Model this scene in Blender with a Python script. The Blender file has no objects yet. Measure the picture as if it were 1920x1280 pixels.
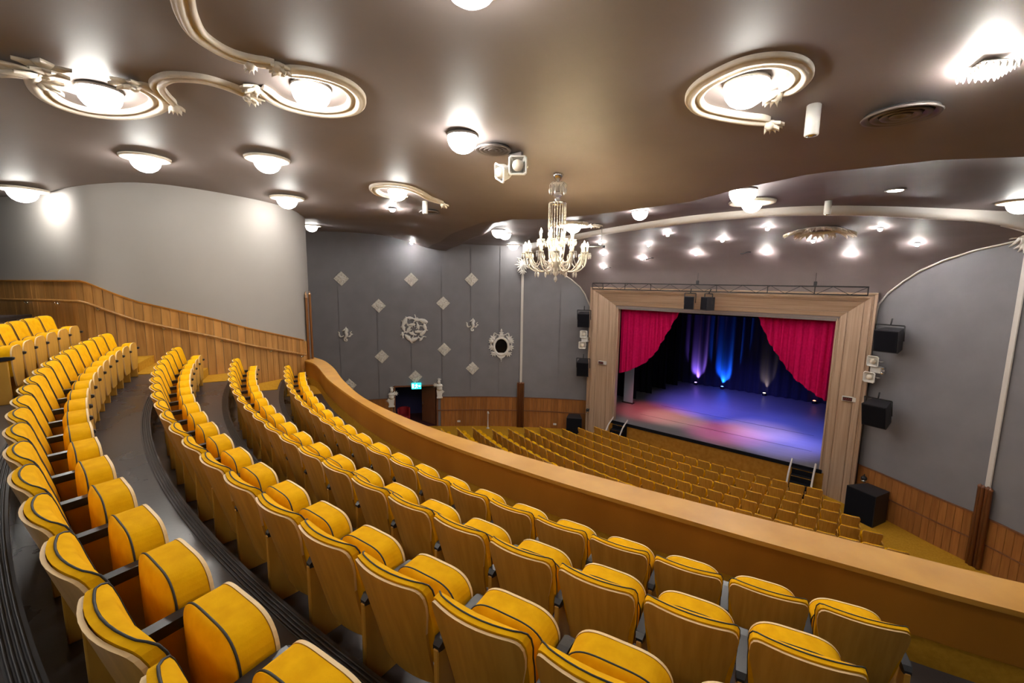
import bpy, math, random
import numpy as np
from mathutils import Matrix, Vector
random.seed(7)
S = bpy.context.scene
COL = S.collection
R_ = math.radians
# ------------------------------------------------------------------ camera, world, exposure
# world axes: X along the stage front, Y towards the stage, Z up; Z = 0 is eye level of the balcony visitor
cam = bpy.data.cameras.new('camera'); camo = bpy.data.objects.new('camera', cam); COL.objects.link(camo)
cam.sensor_width = 36; cam.lens = 819 / 1920 * 36; cam.clip_start = .02; cam.clip_end = 200
pt, rl, yw = R_(7.75), R_(.82), R_(40.8)
fwd = Vector((-math.sin(yw) * math.cos(pt), math.cos(yw) * math.cos(pt), -math.sin(pt)))
rt = Vector((math.cos(yw), math.sin(yw), 0)); up = rt.cross(fwd)
r2 = math.cos(rl) * rt + math.sin(rl) * up; u2 = -math.sin(rl) * rt + math.cos(rl) * up
camo.matrix_world = Matrix(((r2.x, u2.x, -fwd.x, 0), (r2.y, u2.y, -fwd.y, 0), (r2.z, u2.z, -fwd.z, 0), (0, 0, 0, 1)))
S.camera = camo
w = bpy.data.worlds.new('world'); S.world = w; w.use_nodes = True
w.node_tree.nodes['Background'].inputs[0].default_value = (.5, .48, .47, 1)
w.node_tree.nodes['Background'].inputs[1].default_value = .02
S.view_settings.view_transform = 'Standard'; S.view_settings.look = 'None'
S.view_settings.exposure = 1.0; S.view_settings.gamma = 1; S.view_settings.use_curve_mapping = False
S.cycles.max_bounces = 6; S.cycles.transmission_bounces = 4; S.cycles.caustics_reflective = False; S.cycles.caustics_refractive = False
S.cycles.use_light_tree = False
GLOBE = 34.0      # brightness of the milk-glass ceiling globes

# ------------------------------------------------------------------ materials
def mat(name, col, rough=.5, metal=0., spec=.5, emit=None, es=0., noise=0., nscale=4., nstretch=(1, 1, 1), col2=None,
        bump=0., bscale=60., rnd=0., rrough=0., coord='Object', coat=0., sheen=0., trans=0.):
    m = bpy.data.materials.new(name); m.use_nodes = True
    nt = m.node_tree; N = nt.nodes; L = nt.links; b = N['Principled BSDF']
    b.inputs['Base Color'].default_value = (*col, 1); b.inputs['Roughness'].default_value = rough
    b.inputs['Metallic'].default_value = metal; b.inputs['Specular IOR Level'].default_value = spec
    b.inputs['Coat Weight'].default_value = coat; b.inputs['Sheen Weight'].default_value = sheen
    b.inputs['Transmission Weight'].default_value = trans
    if emit: b.inputs['Emission Color'].default_value = (*emit, 1); b.inputs['Emission Strength'].default_value = es
    if noise or col2 or bump or rrough:
        tc = N.new('ShaderNodeTexCoord'); mp = N.new('ShaderNodeMapping'); mp.inputs['Scale'].default_value = nstretch
        L.new(tc.outputs[coord], mp.inputs['Vector'])
        no = N.new('ShaderNodeTexNoise'); no.inputs['Scale'].default_value = nscale; no.inputs['Detail'].default_value = 6
        L.new(mp.outputs[0], no.inputs['Vector'])
        if rnd:
            oi = N.new('ShaderNodeObjectInfo'); ad = N.new('ShaderNodeVectorMath'); ad.operation = 'ADD'
            mu = N.new('ShaderNodeMath'); mu.operation = 'MULTIPLY'; mu.inputs[1].default_value = 37.
            L.new(oi.outputs['Random'], mu.inputs[0]); L.new(mp.outputs[0], ad.inputs[0]); L.new(mu.outputs[0], ad.inputs[1])
            L.new(ad.outputs[0], no.inputs['Vector'])
        if col2:
            cr = N.new('ShaderNodeValToRGB'); cr.color_ramp.elements[0].position = .32; cr.color_ramp.elements[1].position = .68
            cr.color_ramp.elements[0].color = (*col, 1); cr.color_ramp.elements[1].color = (*col2, 1)
            L.new(no.outputs['Fac'], cr.inputs[0]); out = cr.outputs[0]
            if rnd:
                hs = N.new('ShaderNodeHueSaturation'); mr = N.new('ShaderNodeMapRange')
                mr.inputs['To Min'].default_value = 1 - rnd; mr.inputs['To Max'].default_value = 1 + rnd
                L.new(oi.outputs['Random'], mr.inputs[0]); L.new(mr.outputs[0], hs.inputs['Value']); L.new(out, hs.inputs['Color']); out = hs.outputs[0]
            L.new(out, b.inputs['Base Color'])
        if rrough:
            mr2 = N.new('ShaderNodeMapRange'); mr2.inputs['To Min'].default_value = max(.02, rough - rrough); mr2.inputs['To Max'].default_value = rough + rrough
            L.new(no.outputs['Fac'], mr2.inputs[0]); L.new(mr2.outputs[0], b.inputs['Roughness'])
        if bump:
            n2 = N.new('ShaderNodeTexNoise'); n2.inputs['Scale'].default_value = bscale; n2.inputs['Detail'].default_value = 3
            L.new(mp.outputs[0], n2.inputs['Vector'])
            bu = N.new('ShaderNodeBump'); bu.inputs['Strength'].default_value = bump; bu.inputs['Distance'].default_value = .02
            L.new(n2.outputs['Fac'], bu.inputs['Height']); L.new(bu.outputs[0], b.inputs['Normal'])
    return m
M = {}
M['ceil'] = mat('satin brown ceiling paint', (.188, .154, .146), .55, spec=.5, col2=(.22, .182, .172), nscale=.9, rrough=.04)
M['apron'] = mat('matt brown apron paint', (.185, .152, .15), .66, spec=.35, col2=(.21, .175, .172), nscale=.9)
M['wall'] = mat('slate grey wall fabric', (.190, .184, .198), .75, spec=.25, col2=(.215, .208, .222), nscale=1.2, bump=.05, bscale=90)
M['pale'] = mat('greige side wall paint', (.275, .256, .243), .7, spec=.3, col2=(.295, .276, .262), nscale=.7)
M['dark'] = mat('navy lobby paint', (.03, .026, .10), .7)
M['plank'] = mat('oak plank', (.30, .135, .032), .38, col2=(.46, .235, .066), nscale=5, nstretch=(3, 3, .25), rnd=.22, bump=.03)
M['plank2'] = mat('reddish oak plank', (.27, .10, .026), .42, col2=(.38, .155, .042), nscale=5, nstretch=(3, 3, .25), rnd=.16, bump=.03)
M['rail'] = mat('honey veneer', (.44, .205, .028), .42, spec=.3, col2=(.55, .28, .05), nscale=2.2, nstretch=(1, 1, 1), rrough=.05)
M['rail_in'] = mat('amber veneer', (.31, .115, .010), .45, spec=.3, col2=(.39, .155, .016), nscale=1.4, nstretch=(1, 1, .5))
M['ply'] = mat('seat back veneer', (.50, .25, .034), .38, spec=.35, col2=(.62, .33, .056), nscale=7, nstretch=(4, 1, .3), rnd=.1)
M['edge'] = mat('pale plywood edge', (.78, .55, .27), .45)
M['yellow'] = mat('yellow seat velour', (.70, .345, .002), .9, spec=.08, col2=(.80, .42, .004), nscale=14, bump=.06, bscale=160, rnd=.05)
M['carpet'] = mat('mustard carpet', (.42, .21, .016), .95, spec=.1, col2=(.52, .27, .024), nscale=22, bump=.3, bscale=220, coord='Generated')
M['carpet2'] = mat('mustard aisle carpet', (.42, .21, .016), .95, spec=.1, col2=(.52, .27, .024), nscale=22, bump=.3, bscale=220)
M['black'] = mat('black piping', (.012, .011, .012), .55)
M['plastic'] = mat('black armrest plastic', (.016, .016, .019), .3, spec=.6)
M['floor'] = mat('scuffed dark linoleum', (.046, .040, .043), .28, spec=.5, col2=(.062, .055, .058), nscale=1.3, rrough=.05, bump=.04, bscale=26)
M['nose'] = mat('black ribbed rubber', (.022, .021, .024), .4)
M['stucco'] = mat('cream stucco', (.64, .57, .47), .55, col2=(.71, .65, .55), nscale=9, bump=.1, bscale=30)
M['white'] = mat('white plaster', (.70, .67, .62), .6, col2=(.78, .75, .70), nscale=14, bump=.25, bscale=24)
M['tile'] = mat('carving shade plaster', (.40, .37, .32), .6, col2=(.78, .75, .68), nscale=17, bump=.5, bscale=20)  # dark mottling painted in for the shade among the carving
M['recess'] = mat('shade tinted recess', (.125, .098, .10), .55, spec=.45, col2=(.15, .118, .122), nscale=.9)  # ceiling colour made darker here so the recess looks shaded
M['trim'] = mat('off white trim', (.62, .58, .54), .5)
M['globe'] = mat('lit milk glass', (.9, .9, .88), .2, emit=(1., .965, .90), es=GLOBE)
M['rim'] = mat('lamp rim metal', (.30, .28, .26), .35, metal=.6)
M['spotglow'] = mat('lit spotlight lens', (.9, .9, .9), .2, emit=(1, .96, .92), es=340.)
M['steel'] = mat('dark steel', (.03, .03, .032), .4, metal=.5)
M['chrome'] = mat('brushed chrome', (.7, .7, .7), .2, metal=1)
M['brass'] = mat('copper tube', (.42, .24, .13), .3, metal=.7)
M['colwood'] = mat('dark walnut column', (.16, .062, .030), .36, col2=(.22, .09, .045), nscale=5, nstretch=(4, 4, .3))
M['framev'] = mat('limed oak jamb', (.34, .225, .15), .34, col2=(.47, .335, .235), nscale=3.2, nstretch=(5, 5, .14), bump=.04)
M['frameh'] = mat('limed oak lintel', (.34, .225, .15), .34, col2=(.47, .335, .235), nscale=3.2, nstretch=(.14, 5, 5), bump=.04)
M['red'] = mat('crimson velvet', (.44, .003, .07), .85, spec=.1, col2=(.54, .005, .09), nscale=10)
M['velvet'] = mat('midnight velvet', (.022, .022, .05), .9, spec=.1, sheen=.1)
M['leg'] = mat('black drape', (.008, .008, .011), .95, spec=.1)
M['stage'] = mat('stage dance floor', (.20, .19, .20), .36, spec=.5, col2=(.24, .23, .24), nscale=3, nstretch=(.3, 3, 1), rrough=.06)
M['stagefront'] = mat('stage front felt', (.30, .135, .018), .9, spec=.1, col2=(.38, .18, .028), nscale=6, coord='Object')
M['speaker'] = mat('loudspeaker cabinet', (.012, .012, .016), .55, bump=.1, bscale=150)
M['mirror'] = mat('dark mirror glass', (.10, .085, .08), .08, metal=.9)
M['crystal'] = mat('lead crystal', (.88, .85, .80), .06, spec=1., trans=.35)
M['candle'] = mat('ivory candle sleeve', (.8, .76, .66), .4)
M['flame'] = mat('lit candle bulb', (1, .9, .7), .3, emit=(1., .78, .45), es=140.)
M['hornw'] = mat('white horn plastic', (.66, .64, .60), .4)
M['vent'] = mat('bronze air vent', (.17, .145, .135), .4, metal=.2)
M['void'] = mat('dark duct', (.008, .007, .008), .8)
M['exit'] = mat('lit exit sign', (.02, .4, .4), .4, emit=(.02, .62, .62), es=1.3)
M['exitw'] = mat('lit exit pictogram', (.9, .9, .9), .4, emit=(.8, 1, 1), es=1.5)
M['redplastic'] = mat('red upholstery', (.28, .006, .012), .6)
M['digits'] = mat('dim red digits', (.12, .01, .01), .4, emit=(.8, .05, .03), es=.12)
M['bluewall'] = mat('pale blue lit wall', (.42, .60, .72), .7)
M['sidefloor'] = mat('dark red lobby carpet', (.06, .008, .01), .95)

# ------------------------------------------------------------------ mesh helpers
class MB:
    def __init__(s): s.v = []; s.f = []; s.m = []; s.sm = []
    def add(s, V, F, mi=0, smooth=False, X=None):
        o = len(s.v)
        if X is not None: V = [X @ Vector(p) for p in V]
        s.v += [tuple(p) for p in V]; s.f += [tuple(i + o for i in f) for f in F]
        s.m += [mi] * len(F); s.sm += [smooth] * len(F); return s
    def box(s, lo, hi, X=None, mi=0, ch=.0):
        a, b = [list(q) for q in (lo, hi)]
        ch = min(ch, min(b[i] - a[i] for i in range(3)) * .45)
        if ch <= 0:
            V = [(x, y, z) for x in (a[0], b[0]) for y in (a[1], b[1]) for z in (a[2], b[2])]
            return s.add(V, [(0, 1, 3, 2), (4, 6, 7, 5), (0, 4, 5, 1), (2, 3, 7, 6), (0, 2, 6, 4), (1, 5, 7, 3)], mi, False, X)
        V = []; idx = {}
        for i in (0, 1):
            for j in (0, 1):
                for k in (0, 1):
                    p = [(a, b)[i][0], (a, b)[j][1], (a, b)[k][2]]; sg = [1 - 2 * i, 1 - 2 * j, 1 - 2 * k]
                    for ax in range(3):
                        q = [p[t] + (0 if t == ax else sg[t] * ch) for t in range(3)]; idx[i, j, k, ax] = len(V); V.append(q)
        F = []
        for ax in range(3):
            o1, o2 = [t for t in range(3) if t != ax]
            for sd in (0, 1):
                def g(p, q):
                    c = [0, 0, 0]; c[ax] = sd; c[o1] = p; c[o2] = q; return idx[(*c, ax)]
                F.append((g(0, 0), g(1, 0), g(1, 1), g(0, 1)))
            for p in (0, 1):
                for q in (0, 1):
                    c = [0, 0, 0]; c[o1] = p; c[o2] = q; c0 = list(c); c1 = list(c); c1[ax] = 1
                    F.append((idx[(*c0, o1)], idx[(*c1, o1)], idx[(*c1, o2)], idx[(*c0, o2)]))
        for i in (0, 1):
            for j in (0, 1):
                for k in (0, 1): F.append((idx[i, j, k, 0], idx[i, j, k, 1], idx[i, j, k, 2]))
        return s.add(V, F, mi, False, X)
    def tube(s, path, r, seg=8, mi=0, closed=False, X=None, cap=True):
        P = [Vector(p) for p in path]; n = len(P); rr = r if isinstance(r, (list, tuple)) else [r] * n
        V = []; F = []; nrm = None
        for i in range(n):
            t = (P[(i + 1) % n] - P[i - 1]) if (closed or 0 < i < n - 1) else (P[1] - P[0] if i == 0 else P[-1] - P[-2])
            if t.length < 1e-9: t = Vector((0, 0, 1))
            t.normalize()
            if nrm is None: nrm = t.orthogonal().normalized()
            else:
                nrm = nrm - t * nrm.dot(t); nrm = nrm.normalized() if nrm.length > 1e-6 else t.orthogonal().normalized()
            b = t.cross(nrm)
            V += [P[i] + rr[i] * (math.cos(2 * math.pi * k / seg) * nrm + math.sin(2 * math.pi * k / seg) * b) for k in range(seg)]
        for i in range(n if closed else n - 1):
            j = (i + 1) % n
            F += [(i * seg + k, i * seg + (k + 1) % seg, j * seg + (k + 1) % seg, j * seg + k) for k in range(seg)]
        if cap and not closed: F += [tuple(range(seg))[::-1], tuple((n - 1) * seg + k for k in range(seg))]
        return s.add(V, F, mi, True, X)
    def lathe(s, prof, seg=16, mi=0, X=None, smooth=True, sx=1., sy=1.):
        V = []; F = []
        for r, z in prof: V += [(sx * r * math.cos(2 * math.pi * k / seg), sy * r * math.sin(2 * math.pi * k / seg), z) for k in range(seg)]
        for i in range(len(prof) - 1): F += [(i * seg + k, i * seg + (k + 1) % seg, (i + 1) * seg + (k + 1) % seg, (i + 1) * seg + k) for k in range(seg)]
        F += [tuple(range(seg))[::-1], tuple((len(prof) - 1) * seg + k for k in range(seg))]
        return s.add(V, F, mi, smooth, X)
    def prism(s, out, h0, h1, X=None, mi=0):
        n = len(out); V = [(x, y, h0) for x, y in out] + [(x, y, h1) for x, y in out]
        return s.add(V, [tuple(range(n))[::-1], tuple(range(n, 2 * n))] + [(i, (i + 1) % n, n + (i + 1) % n, n + i) for i in range(n)], mi, False, X)
    def grid(s, G, mi=0, smooth=True, X=None, flip=False):
        n = len(G); m = len(G[0]); V = [p for row in G for p in row]
        F = [(i * m + j, i * m + j + 1, (i + 1) * m + j + 1, (i + 1) * m + j) for i in range(n - 1) for j in range(m - 1)]
        if flip: F = [f[::-1] for f in F]
        return s.add(V, F, mi, smooth, X)
    def slab(s, A, B, mi=0, rim=0, smooth=True):
        """two matching grids joined by a rim"""
        n = len(A); m = len(A[0]); s.grid(A, mi, smooth); s.grid(B, mi, smooth, flip=True)
        per = [(0, j) for j in range(m)] + [(i, m - 1) for i in range(1, n)] + [(n - 1, j) for j in range(m - 2, -1, -1)] + [(i, 0) for i in range(n - 2, 0, -1)]
        V = [A[i][j] for i, j in per] + [B[i][j] for i, j in per]; k = len(per)
        s.add(V, [(i, k + i, k + (i + 1) % k, (i + 1) % k) for i in range(k)], rim, False); return s
    def blob(s, c, r, X=None, mi=0, seg=8, rings=5):
        Y = Matrix.Translation(Vector(c)); Y = (X @ Y) if X is not None else Y
        pr = [(math.sin(math.pi * i / rings), -math.cos(math.pi * i / rings) * r[2]) for i in range(rings + 1)]
        pr[0] = (.02, pr[0][1]); pr[-1] = (.02, pr[-1][1])
        return s.lathe(pr, seg, mi, Y, True, r[0], r[1])
    def leaf(s, X, L=.2, W=.1, T=.03, curl=.0, mi=0):
        """teardrop leaf along +x, relief along +z"""
        n = 6; V = []; F = []
        for i in range(n + 1):
            t = i / n; wd = W / 2 * math.sin(math.pi * min(1, t ** .75 * .97 + .03)) + .002; z = curl * t * t
            V += [(L * t, -wd, z), (L * t, -wd * .5, z + T * .5), (L * t, 0, z + T * .75), (L * t, wd * .5, z + T * .5), (L * t, wd, z)]
        for i in range(n): F += [(i * 5 + k, (i + 1) * 5 + k, (i + 1) * 5 + k + 1, i * 5 + k + 1) for k in range(4)]
        F += [(i * 5 + 4, (i + 1) * 5 + 4, (i + 1) * 5, i * 5) for i in range(n)]
        return s.add(V, F, mi, True, X)
    def mesh(s, name, mats):
        me = bpy.data.meshes.new(name); me.from_pydata(s.v, [], s.f)
        for m in (mats if isinstance(mats, (list, tuple)) else [mats]): me.materials.append(M[m])
        me.polygons.foreach_set('material_index', s.m); me.polygons.foreach_set('use_smooth', s.sm); me.update(); return me

def link(name, data=None, parent=None, X=None):
    o = bpy.data.objects.new(name, data); COL.objects.link(o)
    if parent: o.parent = parent
    if X is not None: o.matrix_local = X
    return o
def ob(name, mb, mats, parent=None, X=None): return link(name, mb.mesh(name, mats), parent, X)
def tag(o, label, cat, group=None):
    o['label'] = label; o['category'] = cat
    if group: o['group'] = group
    return o
def struct(o): o['kind'] = 'structure'; return o
def T(x, y, z): return Matrix.Translation((x, y, z))
def RZ(a): return Matrix.Rotation(a, 4, 'Z')
def RX(a): return Matrix.Rotation(a, 4, 'X')
def RY(a): return Matrix.Rotation(a, 4, 'Y')
def thing(name, label, cat, X=None, group=None): return tag(link(name, None, None, X), label, cat, group)
def smooth_path(P, n=6, closed=False):
    P = [Vector(p) for p in P]; out = []; m = len(P)
    for i in range(m if closed else m - 1):
        g = lambda k: P[k % m] if closed else P[max(0, min(m - 1, k))]
        p0, p1, p2, p3 = g(i - 1), g(i), g(i + 1), g(i + 2)
        for k in range(n):
            t = k / n; out.append(.5 * ((2 * p1) + (p2 - p0) * t + (2 * p0 - 5 * p1 + 4 * p2 - p3) * t * t + (3 * p1 - p0 - 3 * p2 + p3) * t ** 3))
    if not closed: out.append(P[-1])
    return out
def ordn(i): return ('%d%s' % (i, 'th' if 10 <= i % 100 <= 20 else {1: 'st', 2: 'nd', 3: 'rd'}.get(i % 10, 'th')))
def pip(x, P):   # piecewise linear
    return float(np.interp(x, [p[0] for p in P], [p[1] for p in P]))

# ------------------------------------------------------------------ ceiling shape
# ---- ceiling shape (heights relative to the camera) ----
CP=np.array([(-5.5,0,2.45),(-1,0,2.45),(-8,0,2.38),(-10,1,2.22),(-5.6,3,2.42),(-1.5,5,2.22),(2,3,2.35),(-9,4,2.2),(-5.6,5.5,2.2),(3,0,2.4),(-5,-4,2.4),(2,-4,2.4),(-10,-4,2.0),
(-15.5,0,1.72),(-13.7,.75,1.72),(-12.9,1.05,1.8),(-12.6,1.9,2.0),(-12.1,3.1,1.99),(-12.1,4.1,1.93),(-12.5,5.2,1.87),(-13,5.8,1.8),
(-22.3,9.9,2.37),(-21.5,11.5,2.4),(-20,13.7,2.2),(-19,15,1.73),(-15,12.5,1.66),(-10.2,9.5,1.62),(-8.4,8.6,1.64),(-18,8.5,2.2),(-15,8,2.02),(-17.2,12.2,2.02),(-13,9.6,1.9),(-9.6,7.4,1.9),(-.5,6.6,2.0),(2,7,2.05),
(-7,9.6,1.63),(-5.8,9.4,1.62),(-4.5,9.25,1.62),(-3.2,9.1,1.63),(-2.2,8.6,1.68),(-1.1,8.3,1.72),(.3,8.6,1.75),(1.2,9.1,1.75),(4,11,1.75),(8,8,2.0),(8,0,2.2),(8,-4,2.2),(12,12,1.8)])
def _tps(P):
    n=len(P); d=np.linalg.norm(P[:,None,:2]-P[None,:,:2],axis=2); K=np.where(d>0,d*d*np.log(d+1e-12),0)+np.eye(n)*.02
    A=np.zeros((n+3,n+3)); A[:n,:n]=K; Q=np.c_[np.ones(n),P[:,:2]]; A[:n,n:]=Q; A[n:,:n]=Q.T
    return np.linalg.solve(A,np.r_[P[:,2],0,0,0])
_W=_tps(CP)
def zmain(x,y):
    d=np.hypot(CP[:,0]-x,CP[:,1]-y); return float((_W[:len(CP)]*np.where(d>0,d*d*np.log(d+1e-12),0)).sum()+_W[-3]+_W[-2]*x+_W[-1]*y)
CRX=[-24,-19,-15,-10.2,-8.6,-7.8,-7,-5.8,-4.5,-3.2,-2.2,-1.1,.3,1.2,4,12]
CRY=[18.6,15.0,12.5,9.5,8.75,8.95,9.5,9.4,9.25,9.1,8.6,8.3,8.6,9.1,11,16]
def ycr(x): return float(np.interp(x,CRX,CRY))
MOX=[-17,-14.6,-11.5,-8.4,-6.2,-3.9,-1.88,.08,2.36,5]
MOY=[19.5,17.9,16,14.3,13.3,12.6,12.85,14.7,17.3,20]
def ymo(x): return float(np.interp(x,MOX,MOY))
def zrec(x): return float(np.interp(x,[-18,-14,-9,-3,0,5],[1.98,1.9,1.87,1.87,1.93,1.93]))
def zceil(x,y):
    yc=ycr(x)
    if y<=yc: return zmain(x,y)
    t=y-yc; zc=zmain(x,yc); fl=float(np.interp(x,[-11,-7.6],[1.15,0.0])); w=float(np.interp(x,[-16,-9,-3,0],[.6,.9,.9,1.8])); sl=float(np.interp(x,[-19,-14],[-.12,-.03]))
    if t<fl: return zc+sl*t
    zc+=sl*fl; s=min(1,(t-fl)/w); return zc+(zrec(x)-zc)*(1-(1-s)**2)
COV=[(11,1.80),(13,1.79),(14.5,1.76),(16,1.68),(17.2,1.56),(18.1,1.38),(18.8,1.12),(19.3,.85),(19.7,.55),(20.0,.2),(20.25,-.2),(20.4,-.6),(20.55,-1.3)]
def zcov(y): return float(np.interp(y,[a for a,b in COV],[b for a,b in COV]))
# ------------------------------------------------------------------ room shell
FL = -8.15                                   # stalls floor at the stage
def zstalls(y): return FL + .006 * max(0, 18.4 - y)
mb = MB(); mb.grid([[(x, y, zstalls(y)) for y in (21, 18.4, 10, -6.5)] for x in (-27, -10, 10)], 0, False)
struct(ob('floor', mb, 'carpet2'))
# ceiling: undulating sheet, crease, recess, then the apron cove
xs = list(np.arange(-25.5, 12.6, .3))
mb = MB(); mb.grid([[(x, y, zceil(x, y)) for y in np.linspace(-6.5, ycr(x) - 1e-4, 56)] for x in xs], 0, True)
ceiling = struct(ob('ceiling', mb, 'ceil'))
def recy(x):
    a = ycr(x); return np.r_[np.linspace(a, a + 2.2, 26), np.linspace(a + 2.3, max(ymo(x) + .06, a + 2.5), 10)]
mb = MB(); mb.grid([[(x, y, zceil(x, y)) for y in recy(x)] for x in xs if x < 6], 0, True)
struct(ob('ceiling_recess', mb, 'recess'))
mb = MB(); cy_ = [c for c in COV]
fine = []
for (a, b), (c, d) in zip(COV[:-1], COV[1:]):
    for k in range(3): fine.append((a + (c - a) * k / 3, b + (d - b) * k / 3))
fine.append(COV[-1])
def covrow(x):
    y0 = ymo(x); pts = [(y0, zcov(y0))] + [p for p in fine if p[0] > y0 + .02]
    while len(pts) < len(fine) + 1: pts.insert(1, pts[0])
    return [(x, y, z) for y, z in pts]
mb.grid([covrow(x) for x in np.arange(-16.4, 4.6, .35)], 0, True)
struct(ob('ceiling_apron', mb, 'apron'))
# moulding between recess and apron
path = smooth_path([(x, y, min(1.80, zcov(y) + .05)) for x, y in zip(MOX[1:], MOY[1:])], 10)
mb = MB(); G = []
for i, p in enumerate(path):
    t = (path[min(i + 1, len(path) - 1)] - path[max(i - 1, 0)]); n = Vector((-t.y, t.x, 0)).normalized()
    G.append([p + n * a + Vector((0, 0, b)) for a, b in ((-.15, .5), (-.17, .02), (-.13, -.06), (-.05, -.1), (.05, -.1), (.13, -.06), (.16, .02), (.15, .2))])
mb.grid(G, 0, True); struct(ob('trim_1', mb, 'trim'))

# ---- left auditorium wall: one arc, upright panels with open joints
WC, WR = (-.746, -.349), 23.863
def wp(a, r=WR): return (WC[0] + r * math.sin(R_(a)), WC[1] + r * math.cos(R_(a)))
DOOR = (-54.4, -48.95, -5.80)
def wstrip(a0, a1, z0, z1, r=WR, th=.03):
    n = max(2, int(abs(a1 - a0) / .9) + 1); mb = MB(); A = []; B = []
    for k in range(n + 1):
        a = a0 + (a1 - a0) * k / n; A.append([(*wp(a, r - th), z0), (*wp(a, r - th), z1)]); B.append([(*wp(a, r), z0), (*wp(a, r), z1)])
    return mb.slab(B, A, 0, 0, False)
wall_left = MB()
for a0, a1, z0, z1 in ((-105, DOOR[0], -9, 3.2), (DOOR[0], DOOR[1], DOOR[2], 3.2), (DOOR[1], -27.2, -9, 3.2)):
    m_ = wstrip(a0, a1, z0, z1, WR + .16, .15); wall_left.add(m_.v, m_.f)
wall_left = struct(ob('wall_left', wall_left, 'wall'))
jo = [-69.5, -65.2, -60.97, -56.39, -52.2, -48.23, -44.45, -40.64, -37.66, -32.6, -27.3]
for a0, a1 in zip(jo[:-1], jo[1:]):
    g = .05
    cuts = sorted([a0 + g, a1 - g] + [d for d in DOOR[:2] if a0 < d < a1])
    for c0, c1 in zip(cuts[:-1], cuts[1:]):
        z0 = DOOR[2] if DOOR[0] - .01 <= (c0 + c1) / 2 <= DOOR[1] else -6.6
        ob('wall_panel', wstrip(c0, c1, z0, 2.9), 'wall', wall_left)
# wainscot of the left wall: planks with a cap and a thin rail
wl = struct(ob('wainscot_left', wstrip(-64, -63.9, -8.6, -6.5, WR - .03, .02), 'plank2'))
pm = MB(); pm.box((-.098, -.035, 0), (.098, 0, 1.98), ch=.006); pm = pm.mesh('plank', 'plank2')
a = -63.6
while a < -28.2:
    if not (DOOR[0] - .42 < a < DOOR[1] + .42) and not (-38.0 < a < -37.2):
        o = link('plank', pm, wl, T(*wp(a, WR - .035), -8.43) @ RZ(-R_(a)))
    a += .482
for a0, a1 in ((-63.9, DOOR[0] - .15), (DOOR[1] + .15, -38.05), (-37.2, -28.1)):
    ob('cap', wstrip(a0, a1, -6.46, -6.42, WR - .03, .06), 'colwood', wl); ob('dado_rail', wstrip(a0, a1, -7.22, -7.17, WR - .065, .035), 'colwood', wl)
# ---- right auditorium wall
RWP = [(-.33, 20.42), (.30, 19.97), (.87, 19.5), (1.75, 18.8), (2.57, 18.2), (3.34, 17.46), (5.3, 15.3), (7.6, 11.5), (9.3, 6), (9.6, 0), (9.6, -6.5)]
RWS = smooth_path([(x, y, 0) for x, y in RWP], 8)
mb = MB(); A = [[(p.x, p.y, -9), (p.x, p.y, 3)] for p in RWS]; B = [[(p.x + .15, p.y + .15, -9), (p.x + .15, p.y + .15, 3)] for p in RWS]
wall_right = struct(ob('wall_right', mb.slab(A, B, 0, 0, False), 'wall'))
def rwx(y):
    for p, q in zip(RWS[:-1], RWS[1:]):
        if q.y <= y <= p.y: return p.x + (q.x - p.x) * (p.y - y) / max(1e-6, p.y - q.y)
    return -.33
wr_ = None; pm2 = MB(); pm2.box((-.1, 0, 0), (.1, .03, 1.6), ch=.006); pm2 = pm2.mesh('plank', 'plank2')
acc = 0.; L_ = []
for p, q in zip(RWS[:-1], RWS[1:]):
    L_.append((acc, p, q)); acc += (q - p).length
def rw_at(s):
    for s0, p, q in L_:
        d = (q - p).length
        if s0 <= s <= s0 + d + 1e-6: return p + (q - p) * ((s - s0) / d), (q - p).normalized()
    return RWS[-1], Vector((0, -1, 0))
wr_ = struct(link('wainscot_right'))
s_ = .12
while s_ < 11:
    p, t = rw_at(s_); n = Vector((t.y, -t.x, 0))
    if n.x > 0: n = -n
    link('plank', pm2, wr_, T(p.x, p.y, -8.2) @ RZ(math.atan2(n.y, n.x) - math.pi / 2)); s_ += .206
for nm, z0, d, hh in (('cap', -6.62, .05, .045), ('dado_rail', -7.4, .05, .04)):
    A = []; B = []
    for k in range(48):
        p, t = rw_at(k * .235); n = Vector((t.y, -t.x, 0)); n = -n if n.x > 0 else n
        q = p + n * d; A.append([(p.x, p.y, z0), (q.x, q.y, z0)]); B.append([(p.x, p.y, z0 + hh), (q.x, q.y, z0 + hh)])
    ob(nm, MB().slab(B, A, 0, 0, False), 'colwood', wr_)
mb = MB(); mb.box((-26, -6.7, -9), (10, -6.5, 3)); struct(ob('wall_back', mb, 'pale'))
# wall above and beside the stage opening
mb = MB()
for x0, x1, z0, z1 in ((-12.9, -11.9, -9, 1), (-.42, .5, -9, 1), (-12.9, .5, -.25, 1.2)): mb.box((x0, 20.55, z0), (x1, 20.8, z1))
struct(ob('wall_stage', mb, 'wall'))
# white edge trims where the cove meets the side walls
for nm, side in (('trim_2', 1), ('trim_3', -1)):
    P = []
    for y, z in [p for p in fine if p[0] > (17.2 if side > 0 else 18.2)]:
        if side > 0: x = rwx(y) - .03; P.append((x, y - .03, z))
        else:
            a = None
            for q in np.arange(-40, -27, .02):
                if wp(q, WR - .03)[1] >= y: a = q; break
            if a is not None: P.append((*wp(a, WR - .05), z))
    mb = MB(); mb.tube(P, .035, 6); struct(ob(nm, mb, 'trim'))

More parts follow.
